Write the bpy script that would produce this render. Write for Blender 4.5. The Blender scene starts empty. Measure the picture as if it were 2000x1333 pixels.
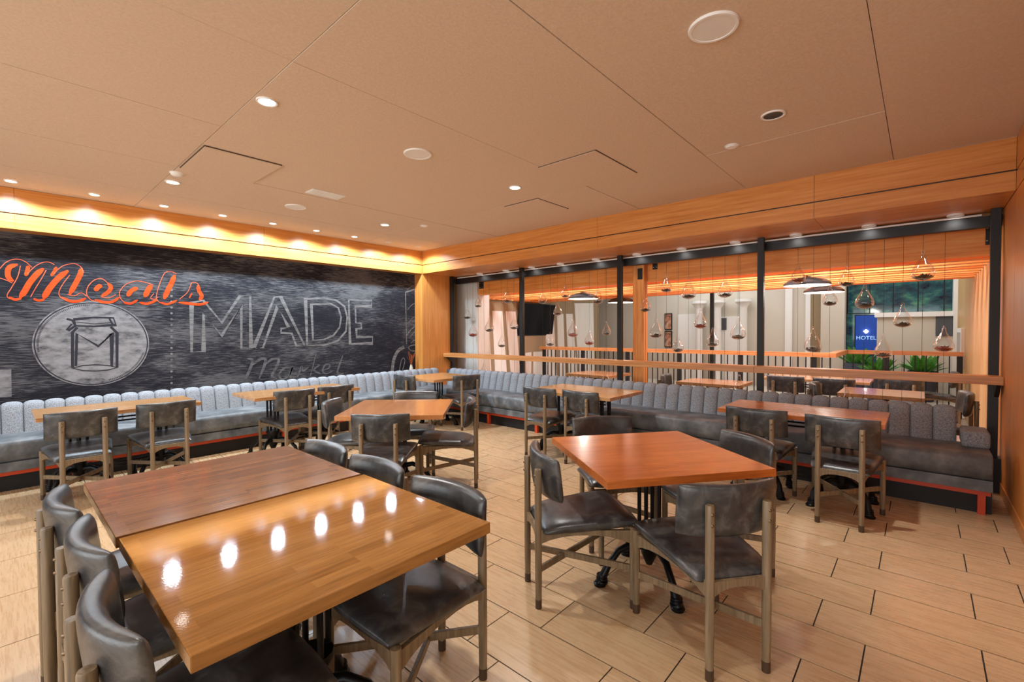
import bpy, bmesh, math, random
from mathutils import Vector, Matrix
random.seed(7)
C = bpy.context.scene.collection
SC = bpy.context.scene
PI = math.pi

# ------------------------------------------------------------------ camera
cam = bpy.data.cameras.new('camera')
cam.sensor_width = 36.0
cam.lens = 898.63 / 2000 * 36
cam.clip_start = 0.02
co = bpy.data.objects.new('camera', cam)
C.objects.link(co)
YAW, PIT, ROL = 0.727726349, -0.0221341385, -0.0056864
fw = Vector((math.cos(YAW)*math.cos(PIT), math.sin(YAW)*math.cos(PIT), math.sin(PIT)))
rt = Vector((math.sin(YAW), -math.cos(YAW), 0))
up = rt.cross(fw)
r2 = math.cos(ROL)*rt + math.sin(ROL)*up
u2 = -math.sin(ROL)*rt + math.cos(ROL)*up
co.matrix_world = Matrix(((r2.x, u2.x, -fw.x, 0), (r2.y, u2.y, -fw.y, 0), (r2.z, u2.z, -fw.z, 1.45), (0, 0, 0, 1)))
SC.camera = co

# ------------------------------------------------------------------ world, exposure, large lights
w = bpy.data.worlds.new('world'); SC.world = w; w.use_nodes = True
w.node_tree.nodes['Background'].inputs[0].default_value = (0.50, 0.48, 0.45, 1)
w.node_tree.nodes['Background'].inputs[1].default_value = 0.25
SC.view_settings.view_transform = 'Standard'
SC.view_settings.look = 'None'
SC.view_settings.exposure = -0.05
SC.view_settings.gamma = 1.0
SC.view_settings.use_curve_mapping = False
P_CEIL, P_STRIP, P_BACK, P_FAR = 200, 80, 60, 1.0
P_SOFFIT = 4
COL_CEIL = (0.97, 0.965, 0.945)
COL_STRIP = (0.66, 0.85, 1.0)

def lamp(name, kind, loc, energy, color, parent=None, size=0.05, spot=1.9, blend=0.7, aim=None, sx=1, sy=1):
    d = bpy.data.lights.new(name, kind)
    d.energy = energy; d.color = color
    if kind == 'SPOT':
        d.spot_size = spot; d.spot_blend = blend; d.shadow_soft_size = size
    elif kind == 'AREA':
        d.shape = 'RECTANGLE'; d.size = sx; d.size_y = sy
    else:
        d.shadow_soft_size = size
    o = bpy.data.objects.new(name, d); C.objects.link(o)
    o.location = loc
    if aim is not None:
        o.rotation_euler = (Vector(aim)).to_track_quat('-Z', 'Y').to_euler()
    if parent: o.parent = parent
    return o

# cove lights of the neighbouring dining room and the lobby (large area lights in their ceilings)
for (x, y, z, e, sx, sy, c) in (
        (6.75, 1.5, 2.66, 75, 3.2, 0.25, (0.86, 0.93, 1.0)),
        (6.75, 5.0, 2.66, 55, 3.2, 0.25, (0.86, 0.93, 1.0)),
        (7.55, 1.5, 2.66, 75, 3.2, 0.25, (0.9, 0.94, 1.0)),
        (7.55, 5.0, 2.66, 55, 3.2, 0.25, (0.9, 0.94, 1.0)),
        (8.25, 1.5, 2.66, 60, 3.2, 0.25, (0.9, 0.94, 1.0)),
        (11.6, 0.6, 3.35, 70, 2.2, 3.0, (0.86, 0.94, 1.0)),
        (11.6, 4.2, 3.35, 70, 2.2, 3.0, (0.86, 0.94, 1.0))):
    lamp('lobby_area_light', 'AREA', (x, y, z), e, c, sx=sx, sy=sy, aim=(0.95, 0, -1) if z < 3 else None)

# unseen fill light added behind the viewpoint to lift ceiling and furniture
lamp('back_fill_light', 'AREA', (-3.9, 1.4, 1.45), 270, (0.88, 0.95, 1.0), sx=9.0, sy=2.2, aim=(1, 0, 0))

# ------------------------------------------------------------------ helpers
def box(bm, x0, x1, y0, y1, z0, z1):
    v = [bm.verts.new((x, y, z)) for x in (x0, x1) for y in (y0, y1) for z in (z0, z1)]
    for f in ((0, 1, 3, 2), (4, 6, 7, 5), (0, 4, 5, 1), (2, 3, 7, 6), (0, 2, 6, 4), (1, 5, 7, 3)):
        bm.faces.new([v[i] for i in f])
    return v

def frame_of(d):
    d = d.normalized()
    a = Vector((0, 0, 1)) if abs(d.z) < 0.9 else Vector((1, 0, 0))
    s = d.cross(a).normalized()
    return s, d.cross(s).normalized()

def tube(bm, pts, r, seg=8, caps=True):
    pts = [Vector(p) for p in pts]
    rs = r if isinstance(r, (list, tuple)) else [r]*len(pts)
    rings = []
    s = t = None
    for i, p in enumerate(pts):
        d = (pts[min(i+1, len(pts)-1)] - pts[max(i-1, 0)]).normalized()
        if s is None:
            s, t = frame_of(d)
        else:
            s = (s - d*s.dot(d)).normalized(); t = d.cross(s).normalized()
        rings.append([bm.verts.new(p + rs[i]*(math.cos(2*PI*k/seg)*s + math.sin(2*PI*k/seg)*t)) for k in range(seg)])
    for a, b in zip(rings, rings[1:]):
        for k in range(seg):
            bm.faces.new((a[k], a[(k+1) % seg], b[(k+1) % seg], b[k]))
    if caps:
        bm.faces.new(rings[0]); bm.faces.new(rings[-1])

def bar(bm, p0, p1, w_, h_, upv=(0, 0, 1)):
    p0, p1, upv = Vector(p0), Vector(p1), Vector(upv)
    d = (p1-p0).normalized(); s = d.cross(upv).normalized(); t = s.cross(d).normalized()
    v = [bm.verts.new(p + a*s*w_/2 + b*t*h_/2) for p in (p0, p1) for a, b in ((-1, -1), (1, -1), (1, 1), (-1, 1))]
    for f in ((0, 1, 2, 3), (7, 6, 5, 4), (0, 4, 5, 1), (1, 5, 6, 2), (2, 6, 7, 3), (3, 7, 4, 0)):
        bm.faces.new([v[i] for i in f])

def lathe(bm, prof, c=(0, 0, 0), seg=16):
    c = Vector(c); rings = []
    for r, z in prof:
        if r < 1e-5:
            rings.append([bm.verts.new(c + Vector((0, 0, z)))])
        else:
            rings.append([bm.verts.new(c + Vector((r*math.cos(2*PI*k/seg), r*math.sin(2*PI*k/seg), z))) for k in range(seg)])
    for a, b in zip(rings, rings[1:]):
        for k in range(seg):
            k2 = (k+1) % seg
            if len(a) == 1 and len(b) == 1: continue
            if len(a) == 1: bm.faces.new((a[0], b[k2], b[k]))
            elif len(b) == 1: bm.faces.new((a[k], a[k2], b[0]))
            else: bm.faces.new((a[k], a[k2], b[k2], b[k]))

def prism(bm, pts, axis, a, b):
    """extrude a polygon given in the two other axes along axis from a to b"""
    def P(q, t):
        return {'x': (t, q[0], q[1]), 'y': (q[0], t, q[1]), 'z': (q[0], q[1], t)}[axis]
    lo = [bm.verts.new(P(q, a)) for q in pts]; hi = [bm.verts.new(P(q, b)) for q in pts]
    n = len(pts)
    bm.faces.new(lo); bm.faces.new(hi)
    for k in range(n):
        bm.faces.new((lo[k], lo[(k+1) % n], hi[(k+1) % n], hi[k]))

def grid_shell(bm, fn, nu, nv):
    g = [[bm.verts.new(fn(i/nu, j/nv)) for j in range(nv+1)] for i in range(nu+1)]
    for i in range(nu):
        for j in range(nv):
            bm.faces.new((g[i][j], g[i+1][j], g[i+1][j+1], g[i][j+1]))

def make_mesh(name, bm, mat, smooth=False, bevel=0.0, bseg=2):
    bmesh.ops.remove_doubles(bm, verts=bm.verts[:], dist=1e-5)
    if bevel:
        bmesh.ops.bevel(bm, geom=bm.edges[:], offset=bevel, segments=bseg, affect='EDGES', profile=0.6, clamp_overlap=True)
    bmesh.ops.recalc_face_normals(bm, faces=bm.faces[:])
    me = bpy.data.meshes.new(name); bm.to_mesh(me); bm.free()
    if mat: me.materials.append(mat)
    if smooth:
        for p in me.polygons: p.use_smooth = True
        if smooth == 'auto':
            me.set_sharp_from_angle(angle=math.radians(40))
    return me

def obj(name, bm, mat, parent=None, smooth=False, bevel=0.0, loc=None, bseg=2):
    me = bm if isinstance(bm, bpy.types.Mesh) else make_mesh(name, bm, mat, smooth, bevel, bseg)
    o = bpy.data.objects.new(name, me); C.objects.link(o)
    if parent: o.parent = parent
    if loc: o.location = loc
    return o

def tag(o, label=None, cat=None, group=None, kind=None):
    if label: o['label'] = label
    if cat: o['category'] = cat
    if group: o['group'] = group
    if kind: o['kind'] = kind
    return o

def thing(name, label, cat, loc=(0, 0, 0), rz=0.0, group=None):
    o = bpy.data.objects.new(name, None); C.objects.link(o)
    o.empty_display_size = 0.1
    o.location = loc; o.rotation_euler = (0, 0, rz)
    return tag(o, label, cat, group)

def bx(name, mat, x0, x1, y0, y1, z0, z1, parent=None, bevel=0.0, kind=None):
    bm = bmesh.new(); box(bm, x0, x1, y0, y1, z0, z1)
    o = obj(name, bm, mat, parent, bevel=bevel)
    if kind: o['kind'] = kind
    return o

def copy_tree(o, parent=None):
    c = o.copy(); C.objects.link(c)
    if parent: c.parent = parent
    for ch in list(o.children):
        copy_tree(ch, c)
    return c

# ------------------------------------------------------------------ materials
def srgb(r, g, b):
    f = lambda c: (c/255/12.92 if c/255 <= 0.04045 else ((c/255+0.055)/1.055)**2.4)
    return (f(r), f(g), f(b), 1)

def new_mat(name):
    m = bpy.data.materials.new(name); m.use_nodes = True
    nt = m.node_tree
    return m, nt, nt.nodes['Principled BSDF']

def plain(name, col, rough=0.5, metal=0.0, spec=0.5, coat=0.0, emit=None, es=0.0):
    m, nt, b = new_mat(name)
    b.inputs['Base Color'].default_value = col
    b.inputs['Roughness'].default_value = rough
    b.inputs['Metallic'].default_value = metal
    b.inputs['Specular IOR Level'].default_value = spec
    b.inputs['Coat Weight'].default_value = coat
    if emit:
        b.inputs['Emission Color'].default_value = emit
        b.inputs['Emission Strength'].default_value = es
    return m

def noisy(name, cols, scale, stretch=(1, 1, 1), rough=(0.4, 0.55), detail=6, bump=0.0, dist=0.0, rand=False, coat=0.0, spec=0.5, pos=(0.3, 0.7), bscale=None):
    """principled material: colours ramped over a stretched noise in object space"""
    m, nt, b = new_mat(name)
    N = nt.nodes.new
    tc = N('ShaderNodeTexCoord'); mp = N('ShaderNodeMapping')
    mp.inputs['Scale'].default_value = stretch
    nt.links.new(tc.outputs['Object'], mp.inputs['Vector'])
    vec = mp.outputs['Vector']
    if rand:
        oi = N('ShaderNodeObjectInfo'); mul = N('ShaderNodeMath'); mul.operation = 'MULTIPLY'; mul.inputs[1].default_value = 37.0
        add = N('ShaderNodeVectorMath'); add.operation = 'ADD'
        nt.links.new(oi.outputs['Random'], mul.inputs[0]); nt.links.new(mul.outputs[0], add.inputs[1]); nt.links.new(vec, add.inputs[0])
        vec = add.outputs['Vector']
    no = N('ShaderNodeTexNoise'); no.inputs['Scale'].default_value = scale; no.inputs['Detail'].default_value = detail
    no.inputs['Roughness'].default_value = 0.62; no.inputs['Distortion'].default_value = dist
    nt.links.new(vec, no.inputs['Vector'])
    rp = N('ShaderNodeValToRGB')
    el = rp.color_ramp.elements
    n = len(cols)
    for i, c in enumerate(cols):
        p = pos[0] + (pos[1]-pos[0])*i/(n-1)
        if i == 0: el[0].position = p; el[0].color = c
        elif i == n-1: el[-1].position = p; el[-1].color = c
        else:
            e = el.new(p); e.color = c
    nt.links.new(no.outputs['Fac'], rp.inputs['Fac'])
    nt.links.new(rp.outputs['Color'], b.inputs['Base Color'])
    mr = N('ShaderNodeMapRange'); mr.inputs['To Min'].default_value = rough[0]; mr.inputs['To Max'].default_value = rough[1]
    nt.links.new(no.outputs['Fac'], mr.inputs['Value']); nt.links.new(mr.outputs['Result'], b.inputs['Roughness'])
    b.inputs['Coat Weight'].default_value = coat
    b.inputs['Coat Roughness'].default_value = 0.12
    b.inputs['Specular IOR Level'].default_value = spec
    if bump:
        src = no.outputs['Fac']
        if bscale:
            n2 = N('ShaderNodeTexNoise'); n2.inputs['Scale'].default_value = bscale; n2.inputs['Detail'].default_value = 3
            nt.links.new(tc.outputs['Object'], n2.inputs['Vector']); src = n2.outputs['Fac']
        bp = N('ShaderNodeBump'); bp.inputs['Strength'].default_value = bump; bp.inputs['Distance'].default_value = 0.01
        nt.links.new(src, bp.inputs['Height']); nt.links.new(bp.outputs['Normal'], b.inputs['Normal'])
    return m

def stave_wood(name, c1, c2, rough=0.16, rot=0.0, coat=0.5):
    """butcher-block top: staves with their own tint and a fine grain"""
    m, nt, b = new_mat(name); N = nt.nodes.new
    tc = N('ShaderNodeTexCoord'); mp = N('ShaderNodeMapping'); mp.inputs['Rotation'].default_value = (0, 0, rot)
    nt.links.new(tc.outputs['Object'], mp.inputs['Vector'])
    br = N('ShaderNodeTexBrick'); br.inputs['Scale'].default_value = 1.0
    br.inputs['Color1'].default_value = c1; br.inputs['Color2'].default_value = c2
    br.inputs['Mortar Size'].default_value = 0.0; br.inputs['Brick Width'].default_value = 0.42; br.inputs['Row Height'].default_value = 0.042
    br.offset = 0.37; br.offset_frequency = 3
    nt.links.new(mp.outputs['Vector'], br.inputs['Vector'])
    m2 = N('ShaderNodeMapping'); m2.inputs['Scale'].default_value = (4, 60, 60)
    nt.links.new(mp.outputs['Vector'], m2.inputs['Vector'])
    no = N('ShaderNodeTexNoise'); no.inputs['Scale'].default_value = 1.6; no.inputs['Detail'].default_value = 6
    nt.links.new(m2.outputs['Vector'], no.inputs['Vector'])
    mix = N('ShaderNodeMix'); mix.data_type = 'RGBA'; mix.blend_type = 'MULTIPLY'
    mr = N('ShaderNodeMapRange'); mr.inputs['From Min'].default_value = 0.3; mr.inputs['From Max'].default_value = 0.7
    mr.inputs['To Min'].default_value = 0.72; mr.inputs['To Max'].default_value = 1.1
    nt.links.new(no.outputs['Fac'], mr.inputs['Value'])
    mix.inputs[0].default_value = 1.0
    nt.links.new(br.outputs['Color'], mix.inputs[6]); nt.links.new(mr.outputs['Result'], mix.inputs[7])
    nt.links.new(mix.outputs[2], b.inputs['Base Color'])
    b.inputs['Roughness'].default_value = rough
    b.inputs['Coat Weight'].default_value = coat; b.inputs['Coat Roughness'].default_value = 0.08
    bp = N('ShaderNodeBump'); bp.inputs['Strength'].default_value = 0.03; bp.inputs['Distance'].default_value = 0.002
    n3 = N('ShaderNodeTexNoise'); n3.inputs['Scale'].default_value = 160
    nt.links.new(tc.outputs['Object'], n3.inputs['Vector'])
    nt.links.new(n3.outputs['Fac'], bp.inputs['Height']); nt.links.new(bp.outputs['Normal'], b.inputs['Normal'])
    return m

VEN1, VEN2, VEN3 = srgb(200, 122, 52), srgb(217, 142, 69), srgb(229, 159, 86)
M_VEN_Y = noisy('veneer_along_y', (VEN1, VEN2, VEN3), 2.2, (18, 0.7, 18), (0.28, 0.42), 7, spec=0.5, coat=0.35)
M_VEN_X = noisy('veneer_along_x', (VEN1, VEN2, VEN3), 2.2, (0.7, 18, 18), (0.28, 0.42), 7, spec=0.5, coat=0.35)
M_VEN_Z = noisy('veneer_upright', (VEN1, VEN2, VEN3), 2.2, (18, 18, 0.7), (0.30, 0.45), 7, spec=0.5)
M_MAPLE = noisy('pale_veneer', (srgb(176, 132, 80), srgb(202, 160, 104), srgb(216, 178, 124)), 2.2, (16, 16, 0.7), (0.35, 0.5), 7)
M_TIMBER = noisy('glulam_timber', (srgb(204, 116, 48), srgb(230, 148, 72), srgb(240, 172, 104)), 2.6, (10, 0.6, 10), (0.45, 0.6), 7, dist=0.4)
M_BEAM = noisy('glulam_beam', (srgb(222, 128, 50), srgb(244, 154, 70), srgb(250, 178, 104)), 2.6, (10, 0.6, 14), (0.45, 0.6), 7, dist=0.4)
M_TIMBER_Z = noisy('glulam_timber_upright', (srgb(204, 116, 48), srgb(230, 148, 72), srgb(240, 172, 104)), 2.6, (10, 10, 0.6), (0.45, 0.6), 7, dist=0.4)
M_RAILW = noisy('rail_wood', (srgb(186, 116, 60), srgb(212, 144, 84), srgb(226, 168, 110)), 2.4, (20, 0.8, 20), (0.3, 0.42), 6)
M_CEIL = noisy('ceiling_board', (srgb(212, 188, 164), srgb(226, 202, 178)), 70, (1, 1, 1), (0.8, 0.95), 4, bump=0.04, rand=True)
M_CEILB = plain('ceiling_backing', srgb(92, 70, 52), 0.9)
M_TILE = noisy('wood_look_tile', (srgb(168, 132, 96), srgb(184, 150, 112), srgb(196, 165, 128), srgb(180, 145, 108)), 2.6, (30, 2.0, 30), (0.20, 0.36), 9, rand=True, pos=(0.2, 0.8), bump=0.02)
M_TILE2 = noisy('far_floor', (srgb(190, 178, 160), srgb(214, 204, 190)), 3, (1, 10, 1), (0.25, 0.4), 6)
M_GROUT = plain('dark_grout', srgb(40, 32, 26), 0.9)
M_MURAL = None
M_LEATHER = noisy('dark_leather', (srgb(34, 34, 36), srgb(60, 60, 61), srgb(102, 100, 97)), 9, (1, 1, 1), (0.24, 0.40), 7, bump=0.06, bscale=220, spec=0.65, dist=0.6)
M_SEATL = noisy('bench_leather', (srgb(66, 70, 74), srgb(100, 104, 108), srgb(136, 139, 141)), 5, (1, 1, 1), (0.38, 0.55), 5, bump=0.05, bscale=160)
M_TWEED = noisy('tweed', (srgb(104, 107, 113), srgb(146, 149, 155), srgb(184, 187, 192)), 150, (1, 1, 1), (0.85, 0.95), 3, bump=0.35, pos=(0.32, 0.68), spec=0.2)
M_CHWOOD = noisy('chair_ash', (srgb(98, 82, 60), srgb(126, 106, 80), srgb(148, 126, 98)), 3, (22, 22, 1.2), (0.35, 0.5), 6)
M_CHCAP = plain('brown_cap', srgb(70, 50, 34), 0.45)
M_BRASS = plain('bolt_metal', srgb(120, 100, 78), 0.35, 0.8)
M_IRON = plain('black_iron', srgb(24, 24, 26), 0.38, 0.6)
M_BLACK = plain('black_steel', srgb(24, 22, 22), 0.5, 0.1)
M_PLINTH = plain('black_plinth', srgb(16, 15, 16), 0.6)
M_RED = plain('red_orange_frame', srgb(196, 66, 28), 0.4)
M_TOP1 = stave_wood('brown_block_top', srgb(150, 100, 48), srgb(174, 122, 66), 0.05, coat=0.0)
M_TOP2 = stave_wood('orange_block_top', srgb(180, 94, 38), srgb(198, 110, 50), 0.24, coat=0.15)
M_TOP3 = stave_wood('light_block_top', srgb(192, 140, 90), srgb(210, 160, 110), 0.22)
M_TOP4 = stave_wood('dark_block_top', srgb(122, 78, 42), srgb(142, 94, 54), 0.15, coat=0.0)
M_TOP5 = stave_wood('honey_block_top', srgb(182, 116, 64), srgb(200, 134, 78), 0.2)
M_WHITE = plain('white_trim', srgb(246, 244, 240), 0.45)
M_GRILLE = noisy('speaker_grille', (srgb(232, 228, 222), srgb(244, 240, 236)), 400, rough=(0.5, 0.6))
M_LENS = plain('lit_lens', (1, 1, 1, 1), 0.5, emit=(1.0, 0.95, 0.88, 1), es=15)
M_DARKCAN = plain('dark_can', srgb(60, 52, 44), 0.4, 0.5)
M_CREAM = plain('cream_paint', srgb(206, 196, 180), 0.7)
M_TAN = plain('tan_paint', srgb(150, 128, 98), 0.75)
M_PALE = noisy('white_panel', (srgb(214, 208, 198), srgb(230, 226, 218)), 3, (12, 12, 0.5), (0.5, 0.65))
M_OFFW = plain('offwhite_trim', srgb(236, 232, 226), 0.55)
M_SCREEN = noisy('tv_glass', (srgb(8, 9, 14), srgb(14, 16, 26)), 2, rough=(0.08, 0.12), spec=0.15)
M_ALU = plain('pale_metal', srgb(190, 186, 180), 0.35, 0.6)
M_CABLE = plain('thin_cable', srgb(70, 60, 54), 0.5, 0.5)
M_LEAF = noisy('green_leaf', (srgb(40, 110, 30), srgb(96, 170, 66)), 9, rough=(0.35, 0.5))
M_PLANTER = plain('blue_grey_planter', srgb(66, 74, 96), 0.5)
M_DGREY = plain('dark_grey_panel', srgb(78, 80, 84), 0.6)
M_TWIG = plain('dried_stem', srgb(170, 84, 40), 0.7)
M_VASE = plain('pale_vase', srgb(206, 196, 178), 0.4)
M_MOSS = noisy('dried_moss', (srgb(38, 32, 22), srgb(78, 68, 46)), 60, rough=(0.8, 0.9))
M_PETAL = noisy('red_petal', (srgb(96, 26, 18), srgb(160, 58, 40)), 60, rough=(0.7, 0.8))
M_NIGHT = noisy('night_window', (srgb(10, 24, 40), srgb(30, 70, 76), srgb(70, 120, 90)), 3.0, (1, 1, 2), rough=(0.05, 0.1))
_b = M_NIGHT.node_tree.nodes['Principled BSDF']
M_NIGHT.node_tree.links.new(_b.inputs['Base Color'].links[0].from_socket, _b.inputs['Emission Color']); _b.inputs['Emission Strength'].default_value = 0.5  # emission puts the glow of the lit exterior into the panes

def glass(name):
    m, nt, b = new_mat(name)
    nt.nodes.remove(b); out = nt.nodes['Material Output']; N = nt.nodes.new
    tr = N('ShaderNodeBsdfTransparent'); tr.inputs[0].default_value = (0.975, 0.98, 0.98, 1)
    gl = N('ShaderNodeBsdfGlossy'); gl.inputs['Roughness'].default_value = 0.03
    lw = N('ShaderNodeLayerWeight'); lw.inputs['Blend'].default_value = 0.35
    mx = N('ShaderNodeMixShader')
    mr = N('ShaderNodeMapRange'); mr.inputs['To Min'].default_value = 0.03; mr.inputs['To Max'].default_value = 0.7
    nt.links.new(lw.outputs['Facing'], mr.inputs['Value']); nt.links.new(mr.outputs['Result'], mx.inputs[0])
    nt.links.new(tr.outputs[0], mx.inputs[1]); nt.links.new(gl.outputs[0], mx.inputs[2])
    nt.links.new(mx.outputs[0], out.inputs['Surface'])
    return m
M_GLASS = glass('thin_glass')

def mural_mat():
    m, nt, b = new_mat('charcoal_mural_cloth'); N = nt.nodes.new
    tc = N('ShaderNodeTexCoord')
    def nz(scale, st, det):
        mp = N('ShaderNodeMapping'); mp.inputs['Scale'].default_value = st
        nt.links.new(tc.outputs['Object'], mp.inputs['Vector'])
        n = N('ShaderNodeTexNoise'); n.inputs['Scale'].default_value = scale; n.inputs['Detail'].default_value = det; n.inputs['Roughness'].default_value = 0.7
        nt.links.new(mp.outputs['Vector'], n.inputs['Vector']); return n
    big = nz(1.1, (0.7, 1, 1.6), 3); st = nz(9.0, (0.8, 1, 10), 9)
    a = N('ShaderNodeMath'); a.operation = 'MULTIPLY_ADD'; a.inputs[1].default_value = 0.75
    nt.links.new(big.outputs['Fac'], a.inputs[0]); nt.links.new(st.outputs['Fac'], a.inputs[2])
    rp = N('ShaderNodeValToRGB'); e = rp.color_ramp.elements
    e[0].position = 0.66; e[0].color = srgb(30, 28, 33)
    e[1].position = 1.0; e[1].color = srgb(96, 93, 94)
    k = e.new(0.86); k.color = srgb(44, 42, 47)
    nt.links.new(a.outputs[0], rp.inputs['Fac']); nt.links.new(rp.outputs['Color'], b.inputs['Base Color'])
    b.inputs['Roughness'].default_value = 0.9; b.inputs['Specular IOR Level'].default_value = 0.15
    return m
M_MURAL = mural_mat()
def print_mat(name, c1, c2, lo=0.35, hi=0.6):
    return noisy(name, (c1, c2), 6, (1, 1, 7), (0.85, 0.95), 8, pos=(lo, hi), spec=0.15)
M_PORANGE = print_mat('orange_print', srgb(206, 62, 22), srgb(226, 80, 34))
M_PLINE = print_mat('orange_line_print', srgb(190, 74, 44), srgb(224, 110, 80))
M_PCHALK = print_mat('chalk_print', srgb(88, 85, 84), srgb(132, 128, 126))
M_PDIM = print_mat('dim_chalk_print', srgb(70, 68, 70), srgb(106, 103, 103))
M_PDISC = noisy('emblem_print', (srgb(70, 67, 71), srgb(124, 120, 120), srgb(144, 140, 140)), 7.0, (1, 1, 2.2), (0.85, 0.95), 10, pos=(0.32, 0.6), spec=0.15)
M_PDARK = plain('dark_print', srgb(52, 50, 56), 0.9, spec=0.15)
MEALS_FILL = [([(0.171,2.177),(0.117,2.147),(0.099,2.095),(0.104,2.034),(0.137,1.998)],0.049),([(0.361,2.154),(0.311,2.091),(0.253,1.989),(0.212,1.89),(0.18,1.831)],0.059),([(0.191,1.826),(0.145,1.807),(0.103,1.833)],0.029),([(0.554,2.149),(0.488,2.078),(0.419,1.972),(0.376,1.882),(0.355,1.829)],0.061),([(0.363,1.823),(0.318,1.804),(0.278,1.825)],0.028),([(0.663,2.183),(0.65,2.115),(0.608,2.003),(0.557,1.88)],0.055),([(0.247,2.171),(0.24,2.119),(0.226,2.061)],0.038),([(0.461,2.181),(0.443,2.127),(0.417,2.077)],0.033),([(0.493,1.853),(0.56,1.811),(0.635,1.814),(0.694,1.851)],0.034),([(0.83,2.007),(0.797,1.98),(0.773,1.935)],0.054),([(0.887,2.036),(0.91,1.981),(0.88,1.923),(0.823,1.876)],0.048),([(0.766,1.836),(0.85,1.809),(0.926,1.822),(0.985,1.876)],0.035),([(1.158,1.998),(1.096,1.955),(1.06,1.889)],0.054),([(1.289,2.039),(1.256,1.971),(1.223,1.89)],0.066),([(1.023,1.814),(1.088,1.804),(1.155,1.851)],0.031),([(1.17,1.82),(1.253,1.81),(1.349,1.864)],0.034),([(1.532,2.186),(1.496,2.081),(1.45,1.97),(1.415,1.873)],0.063),([(1.376,1.829),(1.452,1.814),(1.548,1.863)],0.032),([(1.78,2.074),(1.791,1.997),(1.82,1.935),(1.794,1.877)],0.054),([(1.712,1.964),(1.682,1.9)],0.053),([(1.565,1.837),(1.681,1.828),(1.799,1.821),(1.892,1.853)],0.04)]
MEALS_LINE = [([(0.046,2.123),(0.092,2.194),(0.161,2.232),(0.226,2.212),(0.273,2.157)],0.007),([(0.19,2.166),(0.169,2.051),(0.124,1.935),(0.089,1.849),(0.107,1.811)],0.007),([(0.044,2.024),(0.088,2.005),(0.129,1.98)],0.007),([(0.24,2.085),(0.293,2.164),(0.35,2.214),(0.404,2.226),(0.445,2.203)],0.007),([(0.381,2.138),(0.343,2.042),(0.296,1.935),(0.258,1.841)],0.007),([(0.438,2.103),(0.499,2.185),(0.56,2.221),(0.612,2.23),(0.66,2.195),(0.677,2.136)],0.007),([(0.566,2.102),(0.508,1.996),(0.475,1.905),(0.488,1.847),(0.535,1.817)],0.007),([(0.54,1.885),(0.596,1.87),(0.655,1.907),(0.699,1.87)],0.007),([(0.892,2.024),(0.836,2.08),(0.771,2.062),(0.715,1.987),(0.699,1.9),(0.73,1.835),(0.775,1.818)],0.008),([(0.823,1.87),(0.889,1.861),(0.952,1.902)],0.008),([(1.31,2.041),(1.221,2.071),(1.139,2.077),(1.047,2.029),(0.988,1.936),(1.0,1.854),(1.033,1.817)],0.008),([(1.313,1.935),(1.28,1.88),(1.323,1.869),(1.355,1.897)],0.008),([(1.549,2.201),(1.493,2.223),(1.432,2.204),(1.386,2.1),(1.348,1.964),(1.339,1.87),(1.376,1.825)],0.008),([(1.577,1.881),(1.66,1.968),(1.696,2.054),(1.715,2.104),(1.768,2.101),(1.798,2.054)],0.008)]
MADE = [([(1.706,1.842),(1.695,1.198),(1.829,1.198),(1.838,1.702),(2.042,1.406),(2.292,1.819),(2.282,1.226),(2.407,1.226),(2.407,1.969),(2.277,1.959),(2.047,1.585),(1.838,1.875),(1.706,1.842)],0.027),([(2.439,1.219),(2.734,1.966),(2.822,1.975),(3.166,1.238),(3.04,1.237),(2.973,1.431),(2.817,1.438),(2.822,1.504),(2.928,1.525),(2.774,1.83),(2.564,1.225),(2.439,1.219)],0.026),([(3.19,1.962),(3.205,1.243),(3.469,1.24),(3.702,1.301),(3.849,1.458),(3.877,1.687),(3.831,1.868),(3.688,1.964),(3.503,1.988),(3.19,1.962)],0.03),([(3.279,1.88),(3.297,1.32),(3.471,1.328),(3.633,1.392),(3.741,1.526),(3.768,1.685),(3.722,1.842),(3.594,1.904),(3.279,1.88)],0.027),([(3.906,1.978),(4.335,1.989),(4.328,1.886),(4.024,1.879),(4.03,1.597),(4.127,1.593),(4.131,1.504),(4.036,1.499),(4.042,1.36),(4.342,1.36),(4.338,1.245),(3.92,1.246),(3.906,1.978)],0.028)]
MARKET = [([(2.304,0.743),(2.38,0.911),(2.422,1.046),(2.356,1.081)],0.038),([(2.417,0.981),(2.503,1.049),(2.586,1.067),(2.585,0.986),(2.506,0.784)],0.038),([(2.589,0.978),(2.677,1.048),(2.77,1.058),(2.765,0.975),(2.68,0.815),(2.751,0.764)],0.036),([(2.953,0.918),(2.856,0.909),(2.781,0.822),(2.824,0.751),(2.921,0.797),(2.975,0.916),(2.943,0.772),(3.003,0.744)],0.028),([(3.041,0.741),(3.114,0.916),(3.136,0.851),(3.224,0.909)],0.028),([(3.246,0.764),(3.34,1.095)],0.036),([(3.404,0.93),(3.304,0.856),(3.418,0.783)],0.026),([(3.444,0.838),(3.537,0.865),(3.564,0.921),(3.487,0.92),(3.444,0.83),(3.502,0.782),(3.614,0.818)],0.026),([(3.79,1.064),(3.692,0.804),(3.735,0.754),(3.798,0.772)],0.03),([(3.676,0.942),(3.81,0.948)],0.023)]
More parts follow.
